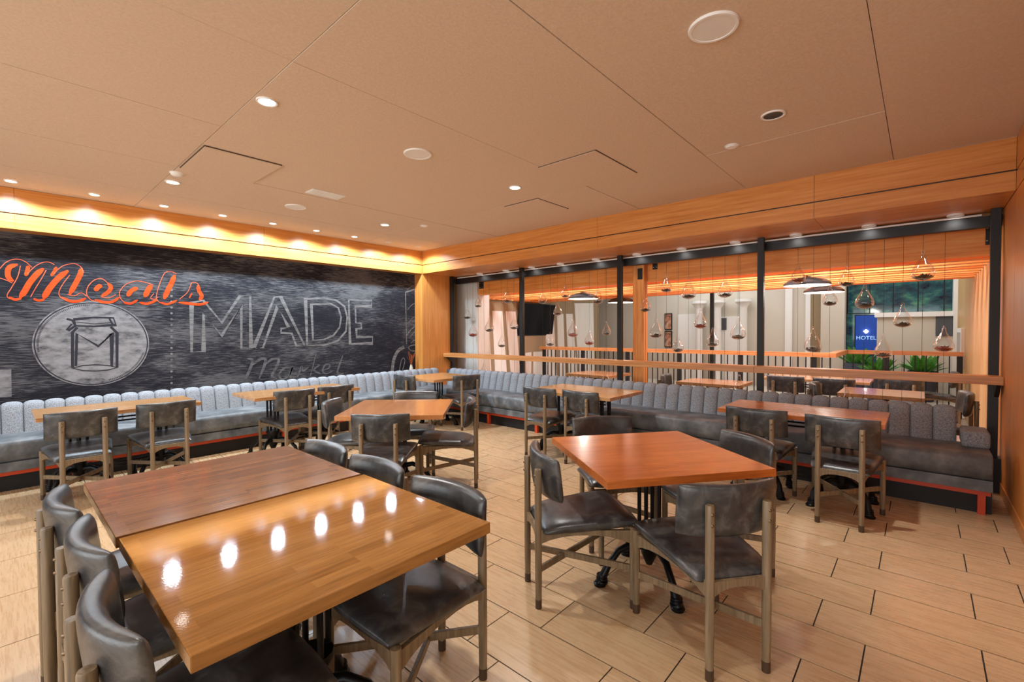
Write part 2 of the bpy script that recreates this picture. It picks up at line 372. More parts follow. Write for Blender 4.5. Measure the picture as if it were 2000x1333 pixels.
ORN = [([(5.031,2.175),(5.037,1.702),(5.044,1.22)],0.017),([(4.727,0.73),(4.767,0.95),(4.867,1.106),(4.992,1.165)],0.062),([(4.878,0.727),(4.922,0.907),(4.973,0.965),(4.999,0.896),(4.947,0.736)],0.017),([(5.247,1.2),(5.12,1.178),(5.09,1.133),(5.162,1.088),(5.253,1.092)],0.02),([(5.054,1.383),(5.141,1.482),(5.259,1.561)],0.02),([(5.031,2.168),(5.142,2.206),(5.261,2.253)],0.023),([(5.074,2.227),(5.16,2.282),(5.262,2.325)],0.011),([(5.1,1.618),(5.17,1.69),(5.261,1.742)],0.009),([(5.069,1.844),(5.156,1.933),(5.261,1.994)],0.009),([(5.096,1.318),(5.166,1.389),(5.254,1.467)],0.009),([(5.138,1.232),(5.199,1.274),(5.255,1.28)],0.015)]
JAR = [([(0.59,1.606),(0.758,1.631),(0.927,1.628),(0.948,1.546),(0.756,1.529),(0.603,1.535),(0.59,1.606)],0.016),([(0.531,1.612),(0.578,1.594),(0.6,1.535),(0.539,1.478)],0.019),([(0.526,1.486),(0.572,1.555)],0.015),([(0.89,1.622),(0.919,1.55)],0.017),([(0.6,1.579),(0.756,1.556),(0.901,1.574)],0.007),([(0.616,1.517),(0.575,1.462),(0.567,1.067)],0.021),([(0.9,1.525),(0.956,1.452),(0.948,1.043)],0.023),([(0.594,1.081),(0.61,1.446),(0.787,1.3),(0.909,1.449),(0.901,1.062)],0.021),([(0.568,1.06),(0.654,1.085),(0.759,1.087),(0.867,1.073),(0.951,1.043),(0.866,1.019),(0.758,1.014),(0.653,1.027),(0.568,1.06)],0.011)]
RECT = [(0.025,1.082),(0.103,1.077),(0.097,0.793),(0.019,0.796)]
DOTS = [(1.495,1.991),(1.493,1.917),(1.492,1.844),(1.491,1.77),(1.489,1.697),(1.488,1.623),(1.487,1.55),(1.485,1.476),(1.484,1.402),(1.483,1.329),(1.481,1.255),(1.48,1.182),(1.479,1.108),(1.477,1.034),(1.476,0.961),(1.475,0.887),(1.473,0.813),(1.472,0.739)]
DROPS = [('a',6.612,1.683,0.256),('b',6.309,1.898,0.228),('c',6.454,1.337,0.291),('d',6.018,1.43,0.285),('e',5.701,1.15,0.246),('f',5.559,1.943,0.279),('g',5.401,1.473,0.245),('h',4.758,1.899,0.24),('i',4.601,1.192,0.243),('j',4.45,1.694,0.229),('k',4.297,1.978,0.222),('l',4.151,1.343,0.286),('m',3.696,1.845,0.273),('n',3.845,1.218,0.254),('o',3.543,1.37,0.219),('p',2.921,1.704,0.255),('q',2.763,1.336,0.299),('r',2.618,1.964,0.255),('s',2.313,1.855,0.301),('t',1.857,1.851,0.283),('u',2.159,1.463,0.264),('v',2.455,1.147,0.246),('w',2.005,1.229,0.243),('x',1.702,1.324,0.291),('y',1.065,1.974,0.245),('z',0.76,1.704,0.239),('aa',0.611,1.908,0.242),('bb',0.456,1.661,0.274),('cc',-0.002,1.925,0.305),('dd',0.914,1.188,0.287),('ee',0.147,1.462,0.254),('ff',-0.16,1.221,0.253),('gg',0.298,1.147,0.254),('L1',6.157,0.58,0.29),('L2',3.56,0.588,0.271),('L3',1.683,0.625,0.274),('L4',0.595,0.557,0.261)]
SOFL = [4.867,4.278,3.629,5.445,6.1,2.974,2.346,1.693,1.061,0.415,-0.223]
VALJ = [5.561,3.167,0.784,0.154,2.522]
STR = [[(6.865,1.898),(7.18,1.899),(7.28,0.58),(6.87,0.608)],[(7.3,1.894),(7.624,1.894),(7.805,0.509),(7.398,0.572)],[(7.739,1.898),(8.076,1.898),(8.266,0.467),(7.938,0.499)],[(8.439,0.916),(8.657,0.929),(8.638,0.394),(8.449,0.417)],[(8.746,0.932),(9.16,0.926),(9.156,0.346),(8.712,0.388)],[(9.487,1.898),(9.569,1.9),(9.677,0.297),(9.235,0.34),(9.241,1.31)],[(9.703,1.883),(9.994,1.89),(10.08,0.256),(9.795,0.288)],[(10.117,1.893),(10.424,1.9),(10.659,0.212),(10.259,0.242)],[(10.518,2.195),(11.48,2.235),(11.536,0.145),(10.735,0.206)]]# ------------------------------------------------------------------ the room: structure
RX0, RX1, RY0, RY1, RZ = -4.0, 5.24, -4.0, 6.87, 2.922
ST = 'structure'

# floor: grout bed with individual wood-look tiles
floor = bx('floor', M_GROUT, RX0, 6.12, RY0, 7.2, -0.05, -0.003, kind=ST)
TP, TL, TX0 = 0.2963, 0.597, 2.034
bm = bmesh.new(); box(bm, 0.003, TP-0.003, 0.003, TL-0.003, -0.012, 0.0)
tile_me = make_mesh('tile', bm, M_TILE)
rest = bmesh.new(); nt_ = 0
for j in range(-21, 14):
    xa = TX0 + j*TP
    off = 0.382 if j % 2 == 0 else 0.179
    for k in range(-8, 13):
        ya = off + k*TL
        if xa < RX0-0.1 or xa > 5.95 or ya > 6.9: continue
        cx_, cy_ = xa+TP/2, ya+TL/2
        d = cx_*fw.x + cy_*fw.y
        s = cx_*rt.x + cy_*rt.y
        seen = d > 0.75 and abs(s) < 1.16*d+0.35 and xa < 5.3 and ya < 6.5 and ya > -0.9
        if seen and nt_ < 300:
            o = obj('tile', tile_me, None, floor, loc=(xa, ya, 0)); nt_ += 1
        else:
            box(rest, xa+0.003, xa+TP-0.003, ya+0.003, ya+TL-0.003, -0.012, 0.0)
o = obj('tile_field', rest, M_TILE, floor); o['kind'] = 'stuff'

# ceiling: backing with big boards
ceil = bx('ceiling', M_CEILB, RX0, RX1+0.02, RY0, 7.2, RZ+0.012, RZ+0.08, kind=ST)
ys = [RY0, -3.355, -2.17, -0.985, 0.2, 1.385, 2.57, 3.755, 4.94, 6.02, RY1]
xs = [RX0, -1.83, 1.105, 4.03, RX1]
for a, b in zip(ys, ys[1:]):
    for c, d in zip(xs, xs[1:]):
        dz = random.uniform(-0.003, 0.003)
        bm = bmesh.new(); box(bm, -(d-c)/2+0.002, (d-c)/2-0.002, -(b-a)/2+0.002, (b-a)/2-0.002, 0, 0.013)
        o = obj('ceiling_panel', bm, M_CEIL, ceil, loc=((c+d)/2, (a+b)/2, RZ+dz))
        o.rotation_euler = (random.uniform(-0.002, 0.002), 0, 0)

# walls
wall_left = bx('wall_left', M_MURAL, RX0, 5.25, 7.1, 7.22, 0, 2.93, kind=ST)
bx('wall_back', M_CREAM, RX0-0.1, RX0, RY0, 7.2, 0, 2.93, kind=ST)
bx('wall_front', M_CREAM, RX0, 2.0, RY0-0.1, RY0, 0, 2.93, kind=ST)
bx('wall_side', M_CREAM, 1.9, 2.0, RY0, -0.65, 0, 2.93, kind=ST)
wall_right = bx('wall_right', M_DARKCAN, 1.9, 6.3, -0.66, -0.545, 0, 2.93, kind=ST)
for (x0, x1) in ((1.9, 3.6), (3.6, 5.238)):
    for (z0, z1) in ((0.10, 2.505), (2.515, 2.655), (2.668, 2.92)):
        bx('wood_panel', M_VEN_Z if z0 < 1 else M_VEN_X, x0+0.002, x1-0.002, -0.548, -0.53, z0, z1, wall_right)
bx('wood_panel', M_VEN_Z, 5.242, 6.3, -0.548, -0.53, 0.10, 2.505, wall_right)
bb = bx('baseboard_right', M_VEN_X, 1.9, 6.3, -0.548, -0.522, 0, 0.10, kind=ST)

# valance over the mural and bulkhead over the rail: backing + veneer panels with grooves
trim1 = bx('trim_1', M_DARKCAN, RX0, RX1+0.02, 6.885, 7.1, 2.53, RZ, kind=ST)
jx = [RX0, -2.2, 0.154, 2.522, 4.9, RX1]
for a, b in zip(jx, jx[1:]):
    bx('valance_panel', M_VEN_X, a+0.0015, b-0.0015, 6.868, 6.886, 2.672, RZ-0.001, trim1)
    bx('valance_panel', M_VEN_X, a+0.0015, b-0.0015, 6.868, 6.886, 2.510, 2.660, trim1)
bx('valance_underside', M_VEN_X, RX0, RX1, 6.886, 7.1, 2.510, 2.531, trim1)
trim2 = bx('trim_2', M_DARKCAN, RX1+0.018, 6.2, -0.66, 7.1, 2.53, RZ, kind=ST)
jy = [-0.53, 0.784, 3.167, 5.561, 6.868]
for a, b in zip(jy, jy[1:]):
    bx('valance_panel', M_VEN_Y, RX1, RX1+0.018, a+0.0015, b-0.0015, 2.672, RZ-0.001, trim2)
    bx('valance_panel', M_VEN_Y, RX1, RX1+0.018, a+0.0015, b-0.0015, 2.510, 2.660, trim2)
    bx('soffit_panel', M_VEN_Y, RX1+0.018, 6.06, a+0.0015, b-0.0015, 2.510, 2.531, trim2)
bx('fascia_back', M_VEN_Y, 6.2, 6.218, -0.53, 7.1, 2.45, RZ, trim2)

# corner pillar clad in veneer
pil = bx('trim_3', M_DARKCAN, 5.26, 5.955, 6.89, 7.2, 0, 2.51, kind=ST)
bx('pillar_cladding', M_VEN_Z, RX1, 5.96, 6.87, 6.89, 0, 2.51, pil)
bx('pillar_cladding', M_VEN_Z, RX1, 5.26, 6.89, 7.1, 0, 2.51, pil)

# steel screen frame: posts, header, pale channel
frame = thing('screen_frame', 'black steel frame of slim posts and header between the two dining areas', 'frame', (5.92, 0, 0))
for y in (6.83, 5.045, 3.21, 1.40, -0.48):
    bm = bmesh.new(); box(bm, -0.03, 0.03, y-0.033, y+0.033, 0.0, 2.51)
    obj('post', bm, M_BLACK, frame, bevel=0.003)
bm = bmesh.new(); box(bm, 0.12, 0.20, -0.53, 6.86, 2.375, 2.475); obj('header', bm, M_BLACK, frame, bevel=0.003)
bm = bmesh.new(); box(bm, 0.115, 0.135, -0.40, 6.80, 2.479, 2.495); obj('channel', bm, M_OFFW, frame)
for y in (6.83, 5.045, 3.21, 1.40, -0.48):
    bm = bmesh.new(); box(bm, 0.02, 0.125, y-0.02, y+0.02, 2.39, 2.45); obj('bracket', bm, M_BLACK, frame)
# wooden drink rail fixed in front of the posts
rail = thing('wooden_rail', 'long squared wooden rail running in front of the black posts above the banquette', 'rail', (5.80, 0, 0))
for a, b in ((-0.528, 1.42), (1.422, 3.38), (3.382, 5.2), (5.202, 6.868)):
    bm = bmesh.new(); box(bm, -0.08, 0.088, a, b, 0.958, 1.032); obj('rail_length', bm, M_RAILW, rail, bevel=0.004)
for y in (6.80, -0.50):
    bm = bmesh.new(); prism(bm, [(-0.06, 0.958), (0.08, 0.958), (0.08, 0.84)], 'y', y-0.015, y+0.015); obj('rail_bracket', bm, M_BLACK, rail)
bx('trim_5', M_BLACK, 5.83, 5.99, -0.53, -0.36, 0.0, 0.30, kind=ST)

# ------------------------------------------------------------------ mural print (flat print on the cloth, 1 to 3 mm relief)
def smooth_pts(P, n=6):
    out = []
    for i in range(len(P)-1):
        p0 = P[max(i-1, 0)]; p1 = P[i]; p2 = P[i+1]; p3 = P[min(i+2, len(P)-1)]
        for k in range(n):
            t = k/n
            out.append(tuple(0.5*((2*p1[d]) + (-p0[d]+p2[d])*t + (2*p0[d]-5*p1[d]+4*p2[d]-p3[d])*t*t + (-p0[d]+3*p1[d]-3*p2[d]+p3[d])*t**3) for d in (0, 1)))
    out.append(P[-1]); return out

def ribbon(bm, P, w_, y, taper=False, sm=True, th=0.001):
    if sm and len(P) > 2: P = smooth_pts(P)
    n = len(P); closed = math.dist(P[0], P[-1]) < 1e-4
    L = []; R = []
    for i in range(n):
        if closed: a = P[(i-1) % (n-1)]; b = P[(i+1) % (n-1)]
        else: a = P[max(i-1, 0)]; b = P[min(i+1, n-1)]
        d = Vector((b[0]-a[0], b[1]-a[1]))
        d = d.normalized() if d.length > 1e-9 else Vector((1, 0))
        d1 = Vector((P[i][0]-a[0], P[i][1]-a[1])); 
        k = 1.0
        if d1.length > 1e-9 and not sm:
            c = abs(d.dot(d1.normalized())); k = min(1/max(c, 0.45), 2.0)
        ww = w_/2*k
        if taper:
            t = i/(n-1); ww *= max(0.35, min(1, 4*t+0.3, 4*(1-t)+0.3))
        nrm = Vector((-d.y, d.x))*ww
        L.append((P[i][0]+nrm.x, P[i][1]+nrm.y)); R.append((P[i][0]-nrm.x, P[i][1]-nrm.y))
    for i in range(n-1):
        v = [bm.verts.new((q[0], y, q[1])) for q in (L[i], L[i+1], R[i+1], R[i])]
        bm.faces.new(v)

def print_obj(name, data, mat, y, taper=False, sm=True, parent=None):
    bm = bmesh.new()
    for i, (P, w_) in enumerate(data):
        ribbon(bm, P, w_, y - 0.00003*i, taper, sm)
    return obj(name, bm, mat, parent or wall_left)

bm = bmesh.new()
n = 64; cxm, czm, rr = 0.757, 1.330, 0.485
ring = [bm.verts.new((cxm+rr*1.03*math.cos(2*PI*k/n), 7.0985, czm+rr*math.sin(2*PI*k/n))) for k in range(n)]
bm.faces.new(ring)
emb = obj('emblem_disc', bm, M_PDISC, wall_left)
circ = lambda r: [(cxm+r*1.03*math.cos(2*PI*k/72), czm+r*math.sin(2*PI*k/72)) for k in range(73)]
print_obj('emblem_ring', [(circ(0.468), 0.011)], M_PDARK, 7.0978, sm=False)
arcs = []
for k in list(range(95, 190, 2)) + list(range(285, 345, 2)):
    a = math.radians(k); arcs.append(([(cxm+0.435*1.03*math.cos(a), czm+0.435*math.sin(a)), (cxm+0.452*1.03*math.cos(a), czm+0.452*math.sin(a))], 0.006))
print_obj('emblem_marks', arcs, M_PDARK, 7.0979, sm=False)
print_obj('jar_drawing', [(p, q*1.12) for p, q in JAR], M_PDARK, 7.0977, sm=False)
print_obj('grey_lettering', MADE, M_PCHALK, 7.0980, sm=False)
print_obj('script_lettering', MARKET, M_PDIM, 7.0982, taper=True)
print_obj('orange_lettering', [(p, q*0.84) for p, q in MEALS_FILL], M_PORANGE, 7.0972, taper=True)
print_obj('orange_outline', MEALS_LINE, M_PLINE, 7.0970)
print_obj('chalk_ornament', ORN, M_PCHALK, 7.0980, sm=True)
bm = bmesh.new()
for (x, z) in DOTS:
    bm.faces.new([bm.verts.new((x+0.014*math.cos(2*PI*k/12), 7.0981, z+0.014*math.sin(2*PI*k/12))) for k in range(12)])
obj('dot_line', bm, M_PCHALK, wall_left)
bm = bmesh.new(); bm.faces.new([bm.verts.new((x, 7.0983, z)) for x, z in ((-0.35, 1.08), (0.103, 1.08), (0.100, 0.792), (-0.35, 0.792))])
obj('grey_square', bm, M_PDISC, wall_left)

# ------------------------------------------------------------------ ceiling fixtures
def downlight(name, label, x, y, z, r, lit, group=None, energy=0, col=COL_CEIL, spot=2.0, aim=None, blend=0.8, dp=0.006):
    t = thing(name, label, 'downlight', (x, y, z), 0, group)
    bm = bmesh.new(); lathe(bm, [(r*0.78, 0.004), (r*0.80, -dp*0.7), (r*0.97, -dp), (r, -dp*0.6), (r, 0.004)], seg=28)
    obj('trim_ring', bm, M_WHITE, t, smooth='auto')
    bm = bmesh.new(); lathe(bm, [(0, 0.0015), (r*0.79, 0.0015)], seg=28)
    if lit:
        obj('lens', bm, M_LENS, t)
        lamp('lamp', 'SPOT', (0, 0, -0.02), energy, col, t, size=0.055, spot=spot, blend=blend, aim=aim or (0, 0, -1))
    else:
        bm.free(); bm = bmesh.new(); lathe(bm, [(r*0.79, -0.002), (r*0.5, 0.002), (0, 0.003)], seg=28)
        obj('reflector', bm, M_DARKCAN if lit is None else M_GRILLE, t, smooth='auto')
    return t

for (x, y, lab) in (
        (1.18, 3.13, 'lit round ceiling downlight, the largest glow, between the big seam and the long table'),
        (1.18, 5.47, 'lit round ceiling downlight just below the smoke detector and square hatch'),
        (3.573, 3.13, 'lit round ceiling downlight between the two right access hatches'),
        (3.594, 5.53, 'lit round ceiling downlight nearest the far corner, beyond the white slot vent')):
    downlight('ceiling_downlight', lab, x, y, RZ-0.004, 0.062, True, 'lit ceiling downlights', P_CEIL)
nth = ['first', 'second', 'third', 'fourth', 'fifth', 'sixth', 'seventh', 'eighth', 'ninth']
for q_, (x, y) in enumerate(((1.18, 0.77), (1.18, -1.6), (-1.21, 0.77), (-1.21, 3.13), (-1.21, 5.5), (-1.21, -1.6))):  # unseen downlights continuing the ceiling grid, added as fill
    downlight('ceiling_downlight', '%s lit round ceiling downlight behind or beside the viewpoint, out of the picture' % nth[q_], x, y, RZ-0.004, 0.062, True, 'downlights out of the picture', P_BACK if x > 0 or y < 2 else 22)
downlight('gimbal_downlight', 'round ceiling downlight with a dark tilted can above the middle square table', 3.575, 0.777, RZ-0.004, 0.075, None)
lamp('gimbal_lamp', 'SPOT', (3.60, 0.74, RZ-0.03), 170, COL_CEIL, None, 0.04, 1.0, 0.8, aim=(0.04, -0.30, -1))
for k in range(-4, 9):
    lab = ('%s from the left of the nine downlights in the row along the mural valance' % nth[k]) if k >= 0 else '%s downlight of the mural row beyond the left edge of the picture' % nth[-k-1]
    downlight('wall_wash_downlight', lab, 0.13+0.5985*k, 6.56, RZ-0.004, 0.048, True, 'wall wash downlights in a row', P_STRIP if k >= 0 else P_STRIP*0.4, COL_STRIP, spot=2.72, blend=0.4)

def round_plate(name, label, cat, x, y, z, r, mat_in, group=None):
    t = thing(name, label, cat, (x, y, z), 0, group)
    bm = bmesh.new(); lathe(bm, [(r*0.84, -0.002), (r*0.86, -0.007), (r*0.97, -0.007), (r, 0.0), (r, 0.005)], seg=32); obj('rim', bm, M_WHITE, t, smooth='auto')
    bm = bmesh.new(); lathe(bm, [(0, -0.0045), (r*0.855, -0.0045)], seg=32); obj('grille', bm, mat_in, t)
    return t
round_plate('ceiling_speaker', 'large round white ceiling speaker closest to the viewer', 'speaker', 2.35, 0.772, RZ-0.004, 0.115, M_GRILLE, 'ceiling speakers')
round_plate('ceiling_speaker', 'round white ceiling speaker in the middle of the ceiling beside the centre seam', 'speaker', 2.354, 3.129, RZ-0.004, 0.115, M_GRILLE, 'ceiling speakers')
round_plate('ceiling_speaker', 'round white ceiling speaker beside the white slot vent, farthest away', 'speaker', 2.373, 5.50, RZ-0.004, 0.115, M_GRILLE, 'ceiling speakers')
def sprinkler(label, x, y):
    t = thing('sprinkler_cap', label, 'sprinkler', (x, y, RZ-0.002))
    bm = bmesh.new(); lathe(bm, [(0, -0.013), (0.036, -0.013), (0.042, -0.008), (0.042, 0.002)], seg=24); obj('cover', bm, M_WHITE, t, smooth='auto')
    bm = bmesh.new(); lathe(bm, [(0.042, -0.004), (0.052, -0.002), (0.052, 0.003)], seg=24); obj('ring', bm, M_WHITE, t)
sprinkler('small round white sprinkler cap near the bulkhead, below the dark tilted downlight', 3.951, 1.153)
sprinkler('small round white sprinkler cap near the far corner of the ceiling', 3.999, 5.192)
t = thing('smoke_detector', 'small low white smoke detector at the corner of the left square hatch', 'smoke detector', (1.14, 5.139, RZ-0.002))
bm = bmesh.new(); lathe(bm, [(0, -0.028), (0.03, -0.028), (0.045, -0.018), (0.05, -0.006), (0.05, 0.002)], seg=24); obj('body', bm, M_WHITE, t, smooth='auto')
bm = bmesh.new(); lathe(bm, [(0.05, -0.006), (0.056, -0.004), (0.056, 0.003)], seg=24); obj('base', bm, M_WHITE, t)
t = thing('slot_vent', 'white rectangular slot vent in the ceiling left of the middle', 'vent', (2.376, 4.765, RZ-0.002))
bm = bmesh.new(); box(bm, -0.18, 0.18, -0.09, 0.09, -0.006, 0.003); obj('vent_plate', bm, M_WHITE, t, bevel=0.002)
for k in range(6):
    bm = bmesh.new(); box(bm, -0.165, 0.165, -0.072+k*0.028, -0.062+k*0.028, -0.011, -0.004); obj('vent_blade', bm, M_WHITE, t)
for (lab, x0, x1, y0, y1) in (
        ('square access hatch flush in the ceiling left of the slot vent', 1.12, 1.71, 4.22, 4.94),
        ('square access hatch flush in the ceiling right of the middle speaker', 3.275, 4.01, 1.995, 2.59),
        ('small square access hatch flush in the ceiling nearest the bulkhead', 4.03, 4.62, 3.19, 3.70)):
    t = thing('access_hatch', lab, 'hatch', ((x0+x1)/2, (y0+y1)/2, RZ-0.004), 0, 'ceiling access hatches')
    a, b = (x1-x0)/2, (y1-y0)/2
    bm = bmesh.new(); box(bm, -a, a, -b, b, -0.002, 0.004); obj('frame', bm, M_CEILB, t)
    bm = bmesh.new(); box(bm, -a+0.006, a-0.002, -b+0.006, b-0.002, -0.006, 0.0); obj('hatch_panel', bm, M_CEIL, t)
for i, y in enumerate(SOFL):
    order = sorted(SOFL, reverse=True).index(y)
    names = ['first', 'second', 'third', 'fourth', 'fifth', 'sixth', 'seventh', 'eighth', 'ninth', 'tenth', 'eleventh']
    t = downlight('soffit_downlight', '%s round white downlight from the corner pillar in the wooden soffit' % names[order], 5.965, y, 2.508, 0.062, False, 'soffit downlights', dp=0.016)
    lamp('soffit_fill_lamp', 'SPOT', (0, 0, -0.02), P_SOFFIT, COL_CEIL, t, size=0.06, spot=2.9, blend=0.7, aim=(0.1, 0, -1))  # lamp added under the unlit fixture to brighten beam and drops

# ------------------------------------------------------------------ chairs
def superell(t, p=4.0):
    return max(0.0, 1-abs(t)**p)**(1/2.4)

def seat_mesh():
    bm = bmesh.new(); N = 16
    def zmid(u, v):
        return 0.436 - 0.012*math.cos(PI*v) - 0.012*(1-u*u)*math.sin(PI*v) - 0.018*max(0, 0.18-v)/0.18
    for sgn in (1, -1):
        def fn(a, b):
            # cosine spacing so the rim stays dense
            u = math.sin((a-0.5)*PI); v = 0.5+0.5*math.sin((b-0.5)*PI)
            e = superell(u)*superell(2*v-1)
            hw = 0.188 + 0.055*v
            x = 0.022 + 0.495*v
            rc = 1 - 0.06*abs(2*v-1)**6
            return (x + 0.012*(1-u*u)*(1 if v > 0.5 else -0.6)*abs(2*v-1)**2, u*hw*rc, zmid(u, v) + (0.042*e if sgn > 0 else -0.040*e))
        grid_shell(bm, fn, N, N)
    return make_mesh('seat', bm, M_LEATHER, smooth=True)

def back_mesh():
    bm = bmesh.new(); N = 16
    zc, hh, hw = 0.6885, 0.1135, 0.232
    for sgn in (1, -1):
        def fn(a, b):
            u = math.sin((a-0.5)*PI); v = math.sin((b-0.5)*PI)
            e = superell(u, 7)*superell(v, 6)
            y = u*hw; z = zc + v*hh*(1-0.05*abs(u)**8)
            x = 0.028 + 0.060*u*u + (0.036*e if sgn > 0 else -0.026*e) - 0.012*v
            return (x, y, z)
        grid_shell(bm, fn, N, N)
    return make_mesh('backrest', bm, M_LEATHER, smooth=True)

def make_chair():
    t = thing('dining_chair', 'x', 'chair')
    obj('seat', seat_mesh(), None, t)
    obj('backrest', back_mesh(), None, t)
    for s in (-1, 1):
        bm = bmesh.new(); lathe(bm, [(0.0165, 0.045), (0.0185, 0.2), (0.0185, 0.724), (0.0165, 0.730), (0, 0.731)], (0, s*0.1325, 0), 16)
        lg = obj('leg', bm, M_CHWOOD, t, smooth='auto')
        bm = bmesh.new(); lathe(bm, [(0, 0), (0.0172, 0), (0.0176, 0.047), (0, 0.047)], (0, s*0.1325, 0), 16); obj('leg_cap', bm, M_CHCAP, lg, smooth='auto')
        for z in (0.695, 0.650):
            bm = bmesh.new(); lathe(bm, [(0, 0.007), (0.005, 0.005), (0.0075, 0)], seg=8)
            bmesh.ops.transform(bm, matrix=Matrix.Translation((-0.017, s*0.1325, z)) @ Matrix.Rotation(-PI/2, 4, 'Y'), verts=bm.verts[:])
            obj('bolt', bm, M_BRASS, lg, smooth=True)
        bm = bmesh.new(); lathe(bm, [(0.0165, 0.045), (0.0185, 0.2), (0.0185, 0.428), (0, 0.432)], (0.485, s*0.2255, 0), 16)
        lg = obj('leg', bm, M_CHWOOD, t, smooth='auto')
        bm = bmesh.new(); lathe(bm, [(0, 0), (0.0172, 0), (0.0176, 0.047), (0, 0.047)], (0.485, s*0.2255, 0), 16); obj('leg_cap', bm, M_CHCAP, lg, smooth='auto')
        # curved side rail from rear post to front leg
        bm = bmesh.new(); P = []
        for k in range(9):
            v = k/8
            P.append((0.485*v, 0.1325+0.093*v, 0.385 + 0.030*v + 0.0*math.sin(PI*v), 0.026 + 0.05*abs(2*v-1)**2.5))
        rings = []
        for (x, y, z, h) in P:
            top = 0.412
            rings.append([bm.verts.new(q) for q in ((x, s*(y-0.009), top-h), (x, s*(y+0.009), top-h), (x, s*(y+0.009), top), (x, s*(y-0.009), top))])
        for a, b in zip(rings, rings[1:]):
            for k in range(4): bm.faces.new((a[k], a[(k+1) % 4], b[(k+1) % 4], b[k]))
        bm.faces.new(rings[0]); bm.faces.new(rings[-1])
        obj('side_rail', bm, M_CHWOOD, t, smooth='auto')
        bm = bmesh.new(); zz = 0.205 + (0.004 if s > 0 else -0.004)
        bar(bm, (0, s*0.1325, zz), (0.485, -s*0.2255, zz), 0.016, 0.034)
        obj('stretcher', bm, M_CHWOOD, t, bevel=0.002, bseg=1)
    for x, hwid, nm in ((0.0, 0.1325, 'rear_rail'), (0.485, 0.2255, 'front_rail')):
        bm = bmesh.new(); rings = []
        for k in range(9):
            q = 2*k/8-1; h = 0.030 + 0.045*abs(q)**3; y = hwid*q; top = 0.412
            rings.append([bm.verts.new(p) for p in ((x-0.009, y, top-h), (x+0.009, y, top-h), (x+0.009, y, top), (x-0.009, y, top))])
        for a, b in zip(rings, rings[1:]):
            for k in range(4): bm.faces.new((a[k], a[(k+1) % 4], b[(k+1) % 4], b[k]))
        bm.faces.new(rings[0]); bm.faces.new(rings[-1])
        obj(nm, bm, M_CHWOOD, t, smooth='auto')
    return t

chair0 = make_chair(); used = []
def chair(x, y, deg, label, group):
    t = chair0 if not used else copy_tree(chair0)
    used.append(t)
    t.location = (x, y, 0); t.rotation_euler = (0, 0, math.radians(deg))
    tag(t, label, 'chair', group)
    return t

G1 = 'chairs around the long double table'
chair(0.112, 2.545, 0, 'dark leather chair at the left side of the double table, farthest of the three', G1)
chair(0.135, 2.02, 0, 'dark leather chair at the left side of the double table, middle of the three', G1)
chair(0.116, 1.46, 0, 'dark leather chair at the left side of the double table, nearest of the three', G1)
chair(1.325, 1.485, 180, 'dark leather chair at the right side of the double table, nearest with seat in view', G1)
chair(1.325, 2.03, 180, 'dark leather chair at the right side of the double table, middle of the three', G1)
chair(1.325, 2.56, 180, 'dark leather chair at the right side of the double table, farthest of the three', G1)
G2 = 'chairs around the orange square table'
chair(2.04, 0.56, 52, 'leather chair with its back and bolted posts toward us, nearest the orange square table', G2)
chair(1.942, 1.586, -38, 'leather chair in side view at the left of the orange square table', G2)
chair(3.04, 1.83, 231, 'leather chair facing us behind the orange square table, only the top shows', G2)
chair(3.09, 0.75, 143, 'leather chair at the right of the orange square table, shiny back edge', G2)
G3 = 'chairs around the middle square table'
chair(1.966, 3.15, 45, 'leather chair back toward us in front of the middle square table', G3)
chair(3.02, 3.155, 135, 'leather chair in side view at the right of the middle square table', G3)
chair(2.06, 4.215, -46, 'pale lit leather chair at the left end of the middle square table', G3)
chair(3.05, 4.11, 225, 'leather chair behind the middle square table, showing a glossy back top', G3)
G4 = 'chairs facing the banquettes'
chair(0.474, 5.213, 90, 'leather chair at the leftmost bench table under the mural, the left of its two', G4)
chair(1.064, 5.23, 90, 'leather chair at the leftmost bench table under the mural, the right of its two', G4)
chair(2.237, 5.205, 90, 'leather chair at the second bench table under the mural, the left of its two', G4)
chair(2.742, 5.228, 90, 'leather chair at the second bench table under the mural, the right of its two', G4)
chair(3.98, 5.77, 6, 'leather chair at the left of the corner table', G4)
chair(4.63, 4.965, 77, 'leather chair at the right of the corner table, tall posts in view', G4)
chair(4.06, 3.27, 2, 'leather chair at the pale bench table along the rail, the left of its two', G4)
chair(4.10, 2.746, 0, 'leather chair at the pale bench table along the rail, the right of its two', G4)
chair(4.10, 1.02, 2, 'leather chair at the orange bench table along the rail, the left of its two', G4)
chair(4.08, 0.44, 0, 'leather chair at the orange bench table along the rail, the right of its two', G4)
G5 = 'chairs in the room beyond the rail'
chair(7.25, 1.42, 0, 'dark chair beyond the rail at the far long table, the left of its two', G5)
chair(7.25, 0.86, 0, 'dark chair beyond the rail at the far long table, the right of its two', G5)
chair(6.55, -0.40, 95, 'chair beyond the rail at the pale near table, close to the last post', G5)
chair(6.62, 1.02, -85, 'grey curved chair back beyond the rail left of the pale near table', G5)
chair(7.75, 0.20, 0, 'chair beyond the rail with light posts, behind the pale near table', G5)
chair(9.45, -0.42, 90, 'chair beyond the rail seen in side view against the pale veneer wall', G5)
chair(6.5, 2.85, -80, 'dark chair beyond the rail beside the timber column', G5)

